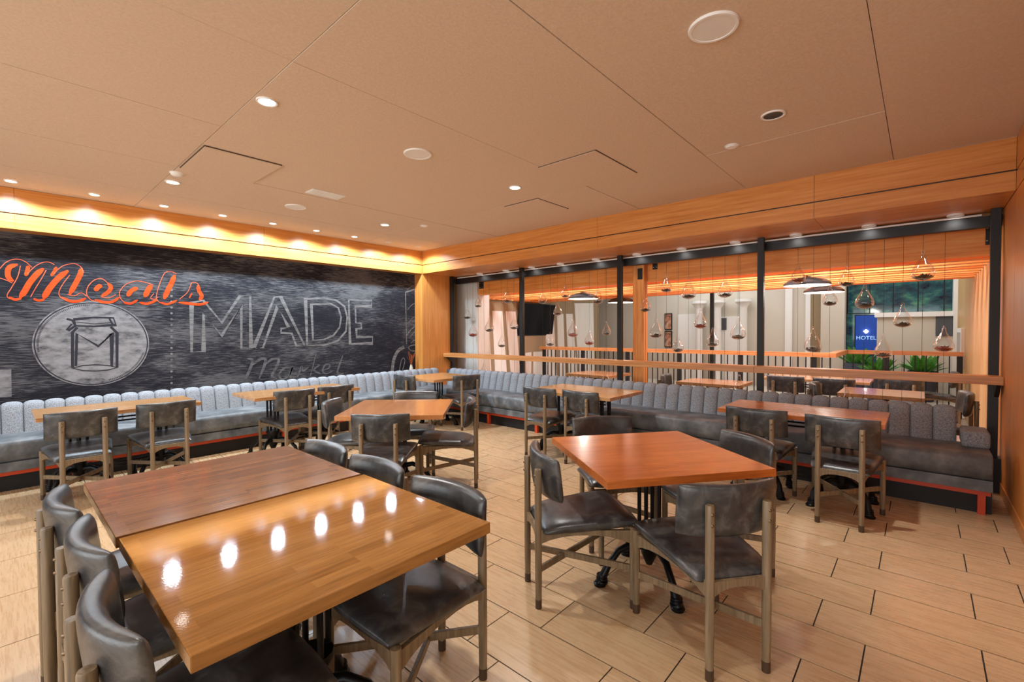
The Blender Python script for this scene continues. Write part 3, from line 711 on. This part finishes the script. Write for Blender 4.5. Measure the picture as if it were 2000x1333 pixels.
# ------------------------------------------------------------------ tables
def iron_base(t, cx_=0.0, cy_=0.0, rot=0.0, span=0.30, arms=4, ht=0.712):
    cs = lambda a, r, z: (cx_ + r*math.cos(a), cy_ + r*math.sin(a), z)
    bm = bmesh.new(); lathe(bm, [(0, 0.315), (0.070, 0.315), (0.074, 0.295), (0.052, 0.25), (0.050, 0.20), (0.044, 0.15), (0.018, 0.09), (0, 0.08)], (cx_, cy_, 0), 14); obj('hub', bm, M_IRON, t, smooth='auto')
    for k in range(4):
        a = rot + PI/4 + k*PI/2
        bm = bmesh.new(); tube(bm, [cs(a, 0.058, 0.29), cs(a, 0.058, ht-0.03)], 0.0115, 10); obj('rod', bm, M_IRON, t, smooth='auto')
    bm = bmesh.new(); lathe(bm, [(0, ht-0.05), (0.075, ht-0.05), (0.075, ht-0.012), (0, ht-0.012)], (cx_, cy_, 0), 14)
    for k in range(4):
        a = rot + k*PI/2; bar(bm, cs(a, 0.03, ht-0.012), cs(a, 0.26, ht-0.010), 0.035, 0.018)
    obj('top_spider', bm, M_IRON, t)
    for k in range(arms):
        a = rot + k*2*PI/arms
        P = [cs(a, 0.035, 0.20), cs(a, 0.11, 0.215), cs(a, 0.19, 0.185), cs(a, 0.25, 0.115), cs(a, span-0.012, 0.045), cs(a, span+0.012, 0.012)]
        bm = bmesh.new(); tube(bm, P, [0.024, 0.021, 0.019, 0.019, 0.025, 0.023], 10)
        for z, r in ((0.055, 0.029), (0.038, 0.031), (0.021, 0.033)):
            c = cs(a, span-0.008, 0); lathe(bm, [(0, z-0.006), (r, z-0.006), (r+0.002, z), (r, z+0.006), (0, z+0.006)], (c[0], c[1], 0), 12)
        c = cs(a, span+0.004, 0); lathe(bm, [(0, 0), (0.034, 0), (0.036, 0.012), (0.028, 0.020), (0, 0.020)], (c[0], c[1], 0), 12)
        obj('foot', bm, M_IRON, t, smooth='auto')

def top(t, a, b, mat, th=0.040, z=0.75):
    bm = bmesh.new(); box(bm, -a/2, a/2, -b/2, b/2, z-th, z)
    return obj('tabletop', bm, mat, t, bevel=0.003)

def square_table(label, x, y, deg, a, b, mat, group, brot=0.0, th=0.040):
    t = thing('dining_table', label, 'table', (x, y, 0), math.radians(deg), group)
    top(t, a, b, mat, th); iron_base(t, rot=brot, ht=0.75-th)
    return t

square_table('brown wooden table with reflected lamps, nearest half of the double table', 0.728, 1.605, 0, 0.925, 0.866, M_TOP1, 'double table halves', PI/4)
square_table('brown wooden table with dull red sheen, far half of the double table', 0.722, 2.486, 0, 0.925, 0.862, M_TOP4, 'double table halves', PI/4)
square_table('orange square wooden table turned on the diagonal, in front at right of centre', 2.503, 1.171, -37, 0.905, 0.905, M_TOP2, 'square tables', 0.0)
square_table('square wooden table turned on the diagonal, in the middle of the room', 2.489, 3.618, 44, 0.90, 0.90, M_TOP5, 'square tables', 0.0)
square_table('pale square wooden table in the corner of the banquette', 4.59, 5.63, 0, 0.86, 0.84, M_TOP3, 'square tables', 0.4)

def long_table(label, x, y, deg, L, Wd, mat, group, th=0.036):
    """long side along local x; two columns joined by a pair of rods"""
    t = thing('bench_table', label, 'table', (x, y, 0), math.radians(deg), group)
    top(t, L, Wd, mat, th)
    for s in (-1, 1): iron_base(t, s*0.30, 0, PI/4, 0.27, 4, 0.75-th)
    for z in (0.64, 0.605):
        bm = bmesh.new(); tube(bm, [(-0.30, 0, z), (0.30, 0, z)], 0.008, 8); obj('tie_rod', bm, M_IRON, t, smooth='auto')
    for z in (0.205, 0.175):
        bm = bmesh.new(); tube(bm, [(-0.30, 0.0, z), (0.30, 0.0, z)], 0.008, 8); obj('tie_rod', bm, M_IRON, t, smooth='auto')
    return t
long_table('long wooden bench table under the round jar emblem of the mural', 0.79, 5.78, 0, 1.17, 0.68, M_TOP3, 'bench tables')
long_table('long wooden bench table under the grey lettering of the mural', 2.42, 5.61, 0, 1.22, 0.70, M_TOP3, 'bench tables')
long_table('pale wooden bench table along the rail, between corner and diagonal table', 4.575, 2.965, 90, 1.15, 0.76, M_TOP3, 'bench tables')
long_table('orange wooden bench table along the rail, nearest the bench end', 4.62, 0.775, 90, 1.17, 0.67, M_TOP2, 'bench tables')
long_table('far long table beyond the rail with two dark chairs in front', 7.85, 1.12, 90, 1.25, 0.66, M_TOP3, 'tables in the room beyond the rail')
square_table('pale near table beyond the rail beside the last post', 6.50, 0.33, 0, 0.68, 0.72, M_TOP3, 'tables in the room beyond the rail')
square_table('pale table beyond the rail right of the timber column', 6.45, 2.09, 0, 0.62, 0.80, M_TOP3, 'tables in the room beyond the rail')
square_table('pale table beyond the rail left of the timber column, almost hidden', 6.55, 3.95, 0, 0.7, 0.8, M_TOP3, 'tables in the room beyond the rail')
square_table('small far table beyond the rail against the plants', 9.3, 0.28, 0, 0.8, 0.9, M_TOP3, 'tables in the room beyond the rail')

# ------------------------------------------------------------------ banquettes
def channel_mesh(wd):
    bm = bmesh.new()
    path = [(-0.075, 0.42), (-0.062, 0.50), (-0.045, 0.58), (-0.027, 0.66), (-0.012, 0.715), (0.002, 0.745), (0.025, 0.764), (0.060, 0.770), (0.10, 0.765), (0.128, 0.745), (0.135, 0.70)]
    nrm = []
    for i in range(len(path)):
        a = path[max(i-1, 0)]; b = path[min(i+1, len(path)-1)]
        d = Vector((b[0]-a[0], b[1]-a[1])).normalized(); nrm.append(Vector((-d.y, d.x)))
    U = [-1, -0.93, -0.75, -0.45, 0, 0.45, 0.75, 0.93, 1]
    rows = []
    for (y, z), nn in zip(path, nrm):
        row = []
        for u in U:
            k = 0.036*(max(0, 1-abs(u)**2.4))**0.5 - 0.036
            row.append(bm.verts.new((u*wd/2, y + nn.x*k, z + nn.y*k)))
        rows.append(row)
    for a, b in zip(rows, rows[1:]):
        for i in range(len(U)-1): bm.faces.new((a[i], a[i+1], b[i+1], b[i]))
    return make_mesh('channel', bm, M_TWEED, smooth=True)

def seat_profile(depth, top=0.47):
    return [(0.03, 0.275), (0.004, 0.30), (0.0, 0.34), (0.0, 0.425), (0.006, 0.448), (0.022, 0.464), (0.05, 0.472), (0.12, 0.475), (depth, 0.468), (depth, 0.275)]

def cushion(t, L0, L1, depth):
    """seat cushion from local x L0 to L1; local y runs from front (0) to back"""
    bm = bmesh.new(); P = seat_profile(depth); ends = []
    for x, k in ((L0, 0.014), (L0+0.006, 0.004), (L0+0.02, 0), (L1-0.02, 0), (L1-0.006, 0.004), (L1, 0.014)):
        ends.append([bm.verts.new((x, y+(k if y < depth/2 else -0), z-(k if z > 0.4 else -0))) for y, z in P])
    for a, b in zip(ends, ends[1:]):
        for i in range(len(P)): bm.faces.new((a[i], a[(i+1) % len(P)], b[(i+1) % len(P)], b[i]))
    bm.faces.new(ends[0]); bm.faces.new(ends[-1])
    obj('seat_cushion', bm, M_SEATL, t, smooth='auto')

def banquette(label, loc, rz, L0, L1, cuts, backL0, backL1, foot_x, first, pitch):
    t = thing('banquette', label, 'bench', loc, rz, 'corner banquette')
    D = 0.50
    for a, b in zip(cuts, cuts[1:]): cushion(t, a, b, D)
    bm = bmesh.new(); box(bm, L0, L1, 0.012, D, 0.185, 0.272); obj('seat_base', bm, M_SEATL, t, bevel=0.004)
    bm = bmesh.new(); box(bm, L0+0.01, L1-0.01, 0.030, 0.07, 0.150, 0.185); obj('frame_rail', bm, M_RED, t)
    bm = bmesh.new(); box(bm, L0+0.12, L1, 0.075, D+0.1, 0.0, 0.150); obj('plinth', bm, M_PLINTH, t)
    for x in foot_x:
        bm = bmesh.new(); box(bm, x-0.022, x+0.022, 0.028, 0.072, 0.0, 0.151); obj('foot', bm, M_RED, t)
    bm = bmesh.new(); box(bm, backL0, backL1, D+0.09, D+0.17, 0.0, 0.735); obj('back_frame', bm, M_SEATL, t)
    me = channel_mesh(pitch*0.995)
    x = first
    while x < backL1-0.02:
        if x > backL0-0.02:
            o = obj('channel', me, None, t, loc=(x+pitch/2, D+0.04, 0))
        x += pitch
    return t
# along the mural: local x = world X, local y = world Y (front at Y 6.20)
tA = banquette('grey banquette with channelled tweed back under the mural', (0, 6.20, 0), 0, -2.5, 5.50, [-2.5, -0.6, 1.3, 3.2, 5.02, 5.50], -2.5, 5.52, (-1.5, 0.5, 2.5, 4.5), 0.172-0.1525*18, 0.1525)
# along the rail: rotate so local y points to +X; local x = -Y ... front at X 5.04
tB = banquette('grey banquette with channelled tweed back along the wooden rail', (5.04, 0, 0), -PI/2, -6.18, 0.42, [-6.18, -5.15, -3.3, -1.4, 0.42], -6.66, 0.235, (-5.02, -4.07, -2.6, -1.1, 0.36), 0.235-0.154*45, 0.154)
bm = bmesh.new(); box(bm, 0.255, 0.425, 0.27, 0.60, 0.465, 0.60); obj('armrest', bm, M_TWEED, tB, bevel=0.03, bseg=3, smooth='auto')
# ledge behind the mural bench
bx('trim_4', M_PLINTH, RX0, 5.24, 6.88, 7.1, 0, 0.70, kind=ST)
t = thing('vase', 'slim pale vase of dried rust-coloured stems on the ledge behind the corner', 'vase', (5.07, 7.0, 0.70))
bm = bmesh.new(); lathe(bm, [(0, 0), (0.030, 0), (0.038, 0.04), (0.030, 0.09), (0.018, 0.125), (0.022, 0.14), (0.014, 0.14), (0, 0.05)], seg=16); obj('vase_body', bm, M_VASE, t, smooth='auto')
bm = bmesh.new()
for k in range(26):
    a = random.uniform(0, 2*PI); r = random.uniform(0.02, 0.10); h = random.uniform(0.28, 0.40)
    e = (r*math.cos(a), r*math.sin(a)*0.7, h)
    tube(bm, [(0, 0, 0.10), (e[0]*0.35, e[1]*0.35, 0.2), e], [0.0015, 0.0012, 0.002], 5)
o = obj('dried_stems', bm, M_TWIG, t); o['kind'] = 'stuff'

# ------------------------------------------------------------------ glass drops on cables
def drop_meshes():
    prof = [(0.0, 0.0), (0.10, 0.012), (0.20, 0.045), (0.285, 0.11), (0.325, 0.20), (0.325, 0.29), (0.285, 0.42), (0.21, 0.56), (0.13, 0.71), (0.075, 0.83), (0.062, 0.90), (0.062, 0.965), (0.035, 0.995), (0, 1.0)]
    bm = bmesh.new(); lathe(bm, prof, seg=20); g = make_mesh('glass_drop', bm, M_GLASS, smooth=True)
    out = [g]
    for nm, mat, lvl in (('moss_filling', M_MOSS, 0.15), ('petal_filling', M_PETAL, 0.18)):
        bm = bmesh.new(); rnd = random.Random(3)
        lathe(bm, [(0, 0.012), (0.10, 0.022), (0.19, 0.055), (0.27, 0.115), (0.30, lvl-0.03), (0.2, lvl), (0, lvl+0.02)], seg=14)
        for k in range(34):
            a = rnd.uniform(0, 2*PI); r = rnd.uniform(0, 0.24); c = Vector((r*math.cos(a), r*math.sin(a), lvl + rnd.uniform(-0.03, 0.06)))
            d = Vector((rnd.uniform(-1, 1), rnd.uniform(-1, 1), rnd.uniform(-0.3, 0.8))).normalized(); s, q = frame_of(d)
            L, Wd = rnd.uniform(0.05, 0.10), rnd.uniform(0.015, 0.04)
            v = [bm.verts.new(c-d*L), bm.verts.new(c+s*Wd), bm.verts.new(c+d*L), bm.verts.new(c-s*Wd), bm.verts.new(c+q*Wd)]
            bm.faces.new((v[0], v[1], v[4])); bm.faces.new((v[1], v[2], v[4])); bm.faces.new((v[2], v[3], v[4])); bm.faces.new((v[3], v[0], v[4])); bm.faces.new((v[0], v[3], v[2], v[1]))
        out.append(make_mesh(nm, bm, mat))
    bm = bmesh.new(); tube(bm, [(0.05*math.cos(a), 0, 1.03+0.045*math.sin(a)) for a in [PI*2*k/10 for k in range(11)]], 0.012, 6, caps=False); out.append(make_mesh('loop', bm, M_GLASS, smooth=True))
    return out
DG, DM, DP, DLOOP = drop_meshes()
RED = {'c', 'l', 'n', 'u', 'y', 'ff'}
posts = [6.83, 5.045, 3.21, 1.40, -0.48]
bayname = ['in the bay beside the corner pillar', 'in the second bay from the corner', 'in the third bay, beside the timber column', 'in the bay beside the last post']
bays = [[], [], [], []]
for d in DROPS:
    for b in range(4):
        if posts[b] > d[1] > posts[b+1]: bays[b].append(d)
ordn = ['first', 'second', 'third', 'fourth', 'fifth', 'sixth', 'seventh', 'eighth', 'ninth', 'tenth', 'eleventh', 'twelfth']
DX = 6.12
for b in range(4):
    for i, (k, y, z, h) in enumerate(sorted(bays[b], key=lambda q: -q[1])):
        low = k.startswith('L')
        fill = 'red petals' if k in RED else 'dark moss'
        lab = '%s glass teardrop from the left %s, %s' % (ordn[i], bayname[b], 'hanging low' if low else fill)
        t = thing('glass_terrarium', lab, 'terrarium', (DX, y, z), random.uniform(0, 6), 'glass teardrops on cables')
        for me in (DG, DP if k in RED else DM, DLOOP):
            o = obj(me.name, me, None, t); o.scale = (h*0.93, h*0.93, h*0.93)
        if not low:
            bm = bmesh.new(); tube(bm, [(0, 0, h*1.0), (0, 0, 2.375-z)], 0.0016, 6)
            tube(bm, [(0, 0, -(z-0.62) if z > 1.0 else -0.05), (0, 0, 0.0)], 0.0016, 6)
            obj('cable', bm, M_CABLE, t)
        else:
            bm = bmesh.new(); tube(bm, [(0, 0, h*1.0), (0, 0, 2.375-z)], 0.0016, 6); obj('cable', bm, M_CABLE, t)

# ------------------------------------------------------------------ the room beyond the rail
bx('floor_far', M_TILE2, 6.12, 18, -1.2, 10, -0.05, 0.0, kind=ST)
wr2 = bx('wall_maple', M_MAPLE, 6.3, 13.0, -0.66, -0.53, 0, 3.2, kind=ST)
ws = bx('wall_stripe', M_TAN, 6.0, 11.8, 7.1, 7.2, 0, 3.2, kind=ST)
for i, P in enumerate(STR):
    P = [(x, z if z > 0.7 else 0.1) for x, z in P]
    bm = bmesh.new(); prism(bm, P, 'y', 7.078, 7.1); obj('stripe_panel', bm, M_PALE, ws)
pw = bx('trim_6', M_PALE, 6.28, 6.62, 6.50, 7.1, 0, 2.75, kind=ST)
# timber beam, column and slatted canopy
beam = thing('timber_beam', 'long orange glulam beam behind the hanging glass drops', 'beam', (6.32, 0, 2.155))
bm = bmesh.new(); box(bm, 0, 0.14, -0.53, 6.5, 0, 0.5); obj('beam_body', bm, M_BEAM, beam, bevel=0.004)
def plate(y, z, parent, w_=0.075, h_=0.15, x=-0.004):
    bm = bmesh.new(); box(bm, x, 0.0, y-w_/2, y+w_/2, z-h_/2, z+h_/2); pl = obj('steel_plate', bm, M_BLACK, parent)
    for a in (-1, 1):
        for c in (-1, 1):
            bm = bmesh.new(); lathe(bm, [(0, 0.006), (0.006, 0.004), (0.008, 0)], seg=8)
            bmesh.ops.transform(bm, matrix=Matrix.Translation((x, y+a*w_*0.27, z+c*h_*0.3)) @ Matrix.Rotation(-PI/2, 4, 'Y'), verts=bm.verts[:]); obj('bolt', bm, M_ALU, pl)
plate(2.87, 0.24, beam); plate(6.42, 0.185, beam, 0.13, 0.13); plate(-0.47, 0.19, beam, 0.05, 0.2)
col = thing('timber_column', 'orange squared timber column standing beyond the rail', 'column', (6.27, 3.07, 0))
bm = bmesh.new(); box(bm, -0.075, 0.049, -0.085, 0.085, 0, 2.52); obj('column_body', bm, M_TIMBER_Z, col, bevel=0.004)
bm = bmesh.new(); box(bm, -0.079, -0.075, -0.0675, 0.0075, 2.18, 2.34); pl = obj('steel_plate', bm, M_BLACK, col)
can = bx('ceiling_canopy', M_TIMBER, 6.46, 9.18, -0.53, 7.1, 2.86, 2.92, kind=ST)
for k in range(8):
    x = 6.70 + k*0.31
    bm = bmesh.new(); box(bm, x, x+0.11, -0.53, 7.08, 2.155, 2.30); obj('slat', bm, M_TIMBER, can)
bm = bmesh.new(); box(bm, 9.10, 9.18, -0.53, 7.1, 2.155, 2.86); obj('canopy_edge', bm, M_TIMBER, can)
bm = bmesh.new(); box(bm, 6.46, 9.18, 7.03, 7.08, 2.14, 2.60); obj('canopy_edge', bm, M_TIMBER, can)
# pendant lamps
def pendant(label, x, y):
    t = thing('pendant_lamp', label, 'lamp', (x, y, 2.03), 0, 'dome pendants beyond the rail')
    bm = bmesh.new(); lathe(bm, [(0.275, 0), (0.270, 0.03), (0.22, 0.07), (0.13, 0.095), (0.06, 0.108), (0.05, 0.122), (0, 0.124)], seg=28); obj('shade', bm, M_BLACK, t, smooth='auto')
    bm = bmesh.new(); lathe(bm, [(0.272, -0.001), (0.262, 0.026), (0.212, 0.064), (0.12, 0.088), (0, 0.095)], seg=28); obj('shade_lining', bm, M_OFFW, t, smooth='auto')
    bm = bmesh.new(); lathe(bm, [(0, 0.02), (0.03, 0.035), (0.035, 0.06), (0, 0.09)], seg=14); obj('bulb', bm, M_LENS, t, smooth=True)
    bm = bmesh.new(); tube(bm, [(0, 0, 0.12), (0, 0, 0.83)], 0.006, 6); obj('cord', bm, M_BLACK, t)
    lamp('bulb_lamp', 'POINT', (0, 0, -0.02), 14, (1, 0.9, 0.78), t, 0.05)
pendant('black dome pendant in the second bay, left of the other near the column', 7.2, 4.66)
pendant('black dome pendant partly behind the third post', 8.75, 4.72)
pendant('dome pendant with bright white underside in the last bay', 7.2, 1.15)
pendant('dome pendant lower behind the brighter one in the last bay', 8.75, 1.17)
# black railing with wooden top
r2_ = thing('balustrade', 'black balustrade with a wooden handrail far beyond the rail', 'railing', (8.8, 0, 0))
for (x0, x1, y0, y1) in ((-0.06, 0.06, 1.0, 6.9), (1.44, 1.56, -0.50, 1.12)):
    bm = bmesh.new(); box(bm, x0, x1, y0, y1, 1.0, 1.07); obj('handrail', bm, M_RAILW, r2_)
    bm = bmesh.new(); box(bm, (x0+x1)/2-0.012, (x0+x1)/2+0.012, y0, y1, 0.06, 0.09); obj('bottom_rail', bm, M_BLACK, r2_)
bm = bmesh.new(); box(bm, 0.06, 1.44, 1.0, 1.12, 1.0, 1.07); obj('handrail', bm, M_RAILW, r2_)
bm = bmesh.new(); box(bm, -0.008, 0.008, -0.008, 0.008, 0.0, 1.0); me = make_mesh('baluster', bm, M_BLACK)
bm = bmesh.new(); box(bm, -0.03, 0.03, -0.035, 0.035, 0.0, 1.0); mp_ = make_mesh('newel', bm, M_BLACK)
y = 6.8; k = 0
while y > 1.05:
    obj('newel' if k % 10 == 0 else 'baluster', mp_ if k % 10 == 0 else me, None, r2_, loc=(0, y, 0)); y -= 0.11; k += 1
y = 1.06
while y > -0.48:
    obj('baluster', me, None, r2_, loc=(1.5, y, 0)); y -= 0.14
for yy in (0.45, -0.46): obj('newel', mp_, None, r2_, loc=(1.5, yy, 0))
# tv on the striped wall
tv = thing('television', 'large black flat television on the striped wall', 'television', (8.83, 7.06, 1.72))
bm = bmesh.new(); box(bm, -0.68, 0.68, -0.03, 0.02, -0.39, 0.39); s_ = obj('tv_body', bm, M_BLACK, tv, bevel=0.004)
bm = bmesh.new(); box(bm, -0.665, 0.665, -0.033, -0.029, -0.37, 0.375); obj('tv_screen', bm, M_SCREEN, tv)
bm = bmesh.new(); box(bm, -0.2, 0.2, 0.02, 0.10, -0.15, 0.15); obj('wall_mount', bm, M_BLACK, tv)
tv.rotation_euler = (math.radians(8), 0, 0)
# lobby walls and openings (everything stands on the plane X = 13)
bx('ceiling_lobby', M_CREAM, 9.18, 18, -1.2, 10, 3.4, 3.5, kind=ST)
wf = bx('wall_lobby', M_CREAM, 13.0, 13.15, 1.35, 10, 0, 3.4, kind=ST)
def wallpiece(name, mat, y0, y1, z0, z1, x0=12.94, x1=13.02, parent=None):
    return bx(name, mat, x0, x1, min(y0, y1), max(y0, y1), z0, z1, parent or wf)
wallpiece('opening_panel', M_OFFW, 5.2, 4.6, 0, 1.89)
wallpiece('opening_panel', M_OFFW, 4.12, 3.48, 0, 1.80)
for y in (4.53, 3.42, 4.05):
    bm = bmesh.new(); lathe(bm, [(0.13, 0), (0.13, 0.1), (0.10, 0.12), (0.09, 2.0), (0.11, 2.05), (0.17, 2.14), (0.20, 2.16), (0.20, 2.23), (0, 2.23)], (12.75, y, 0), 20); c = obj('wall_column', bm, M_OFFW, wf, smooth='auto')
for z0, z1 in ((1.45, 1.93), (0.93, 1.42)):
    pass
for lab, z in (('small dark framed art print on the lobby wall, the upper of two', 1.69), ('small dark framed art print on the lobby wall, the lower of two', 1.18)):
    t = thing('framed_print', lab, 'picture', (12.97, 5.49, z), 0, 'framed prints')
    bm = bmesh.new(); box(bm, 0.0, 0.03, -0.11, 0.11, -0.24, 0.24); obj('picture_frame', bm, M_BLACK, t)
    bm = bmesh.new(); box(bm, -0.004, 0.0, -0.085, 0.085, -0.21, 0.21); obj('print', bm, noisy('abstract_print', (srgb(60, 70, 60), srgb(190, 120, 90), srgb(210, 190, 160)), 9), t)
t = thing('wall_screen', 'dark square screen in the white opening of the lobby', 'screen', (12.92, 4.0, 1.6)); bm = bmesh.new(); box(bm, 0, 0.03, -0.12, 0.12, -0.16, 0.16); obj('screen_frame_body', bm, M_DGREY, t); bm = bmesh.new(); box(bm, -0.004, 0.0, -0.11, 0.11, -0.15, 0.15); obj('screen_face', bm, M_DGREY, t)
stl = thing('steel_column', 'slim dark steel column in the lobby beyond the balustrade', 'column', (10.4, 3.42, 0)); bm = bmesh.new(); box(bm, -0.035, 0.035, -0.035, 0.035, 0.0, 3.4); obj('shaft', bm, M_BLACK, stl); bm = bmesh.new(); box(bm, -0.1, 0.1, -0.1, 0.1, 0.0, 0.015); obj('base_plate', bm, M_BLACK, stl)
wallpiece('pilaster', M_OFFW, 2.52, 2.37, 0, 3.4)
wallpiece('pilaster', M_OFFW, 2.09, 1.99, 0, 3.4)
wallpiece('recess', M_TAN, 1.99, 1.76, 0, 3.4)
wallpiece('pilaster', M_CREAM, 1.75, 1.30, 0, 3.4, 12.7, 13.02)
# glazed end of the lobby: night windows over a low parapet, blue lit sign
wn = bx('window_1', M_BLACK, 13.55, 13.62, -1.2, 1.35, 0, 3.4, kind=ST)
for k in range(6):
    y1 = 1.32 - k*0.42
    bx('pane', M_NIGHT, 13.53, 13.56, y1-0.40, y1, 1.82, 2.75, wn)
bx('pane', M_NIGHT, 13.53, 13.56, 0.72, 1.34, 0.1, 1.80, wn)
M_BLUE = noisy('blue_backlit', (srgb(8, 30, 90), srgb(24, 90, 200)), 3, (1, 1, 3))
bl = thing('backlit_sign', 'blue backlit panel glowing behind the lobby plants', 'sign', (13.50, 0.95, 1.36))
m, nt, b = new_mat('blue_glow'); b.inputs['Base Color'].default_value = srgb(10, 40, 110); b.inputs['Emission Color'].default_value = srgb(16, 84, 190); b.inputs['Emission Strength'].default_value = 0.45
bm = bmesh.new(); box(bm, 0.0, 0.02, -0.20, 0.22, -0.42, 0.40); obj('sign_face', bm, m, bl)
bm = bmesh.new(); box(bm, 0.02, 0.03, -0.22, 0.24, -0.44, 0.42); obj('sign_back', bm, M_BLACK, bl)
tx = bpy.data.curves.new('hotel_text', 'FONT'); tx.body = 'HOTEL'; tx.size = 0.12; tx.align_x = 'CENTER'; tx.extrude = 0.003
to = bpy.data.objects.new('sign_lettering', tx); C.objects.link(to); to.parent = bl; to.location = (-0.006, 0.02, -0.16); to.rotation_euler = (PI/2, 0, -PI/2)
bpy.context.view_layer.update()
tm = bpy.data.meshes.new_from_object(to.evaluated_get(bpy.context.evaluated_depsgraph_get())); tm.materials.clear()
tm.materials.append(plain('sign_letters', srgb(150, 190, 235), 0.5, emit=(0.45, 0.7, 1.0, 1), es=0.8))
bpy.data.objects.remove(to); bpy.data.curves.remove(tx)
to = bpy.data.objects.new('sign_lettering', tm); C.objects.link(to); to.parent = bl; to.location = (-0.006, 0.02, -0.16); to.rotation_euler = (PI/2, 0, -PI/2)
bm = bmesh.new(); lathe(bm, [(0, -0.05), (0.05, 0), (0, 0.05)], (-0.03, 0.02, 0.03), 12); obj('sign_lamp', bm, M_LENS, bl, smooth=True)
pp = bx('wall_parapet', M_CREAM, 12.9, 13.2, -0.53, 0.74, 0, 1.72, kind=ST)
bx('cornice', M_OFFW, 12.84, 13.26, -0.53, 0.78, 1.70, 1.80, pp)
bx('grey_panel', M_DGREY, 12.88, 12.91, -0.49, -0.21, 1.29, 1.70, pp)
bx('pilaster', M_OFFW, 12.8, 13.3, -0.60, -0.47, 0, 3.4, pp)
def shrub(label, x, y, z, s, n_):
    t = thing('potted_plant', label, 'plant', (x, y, 0), 0, 'lobby plants')
    bm = bmesh.new(); lathe(bm, [(0, 0), (0.17, 0), (0.22, 0.30), (0.24, z), (0.21, z), (0.20, z-0.04), (0, z-0.05)], seg=18); obj('planter', bm, M_PLANTER, t, smooth='auto')
    bm = bmesh.new(); rnd = random.Random(int(y*100))
    for k in range(n_):
        a = rnd.uniform(0, 2*PI); e = rnd.uniform(0.5, 1.45); L = s*rnd.uniform(0.6, 1.0)
        d = Vector((math.cos(a)*math.cos(e), math.sin(a)*math.cos(e), math.sin(e)))
        p0 = Vector((0.08*math.cos(a), 0.08*math.sin(a), z-0.05)); p1 = p0+d*L*0.6; p2 = p0+d*L+Vector((0, 0, -0.12*L))
        s_, q_ = frame_of(d); wl = 0.035*s/0.4
        v = [bm.verts.new(p) for p in (p0, p1-s_*wl, p2, p1+s_*wl)]
        bm.faces.new(v)
    o = obj('foliage', bm, M_LEAF, t); o['kind'] = 'stuff'
shrub('green leafy plant in front of the blue backlit panel', 12.3, 1.02, 0.72, 0.5, 60)
shrub('green leafy plant right of the blue panel, behind the balustrade', 11.5, 0.62, 0.62, 0.42, 60)
shrub('green leafy plant in front of the cream parapet', 12.3, -0.02, 0.60, 0.5, 60)
bx('wall_far', M_CREAM, 17.9, 18, -1.2, 10, 0, 3.4, kind=ST)
pf = thing('framed_mirror', 'white framed panel on the pale veneer wall behind the last post', 'picture', (11.1, -0.53, 1.12)); bm = bmesh.new(); box(bm, -0.55, 0.55, 0.0, 0.05, -0.33, 0.33); obj('white_frame', bm, M_OFFW, pf, bevel=0.004); bm = bmesh.new(); box(bm, -0.48, 0.48, 0.05, 0.056, -0.26, 0.26); obj('pane', bm, M_ALU, pf)
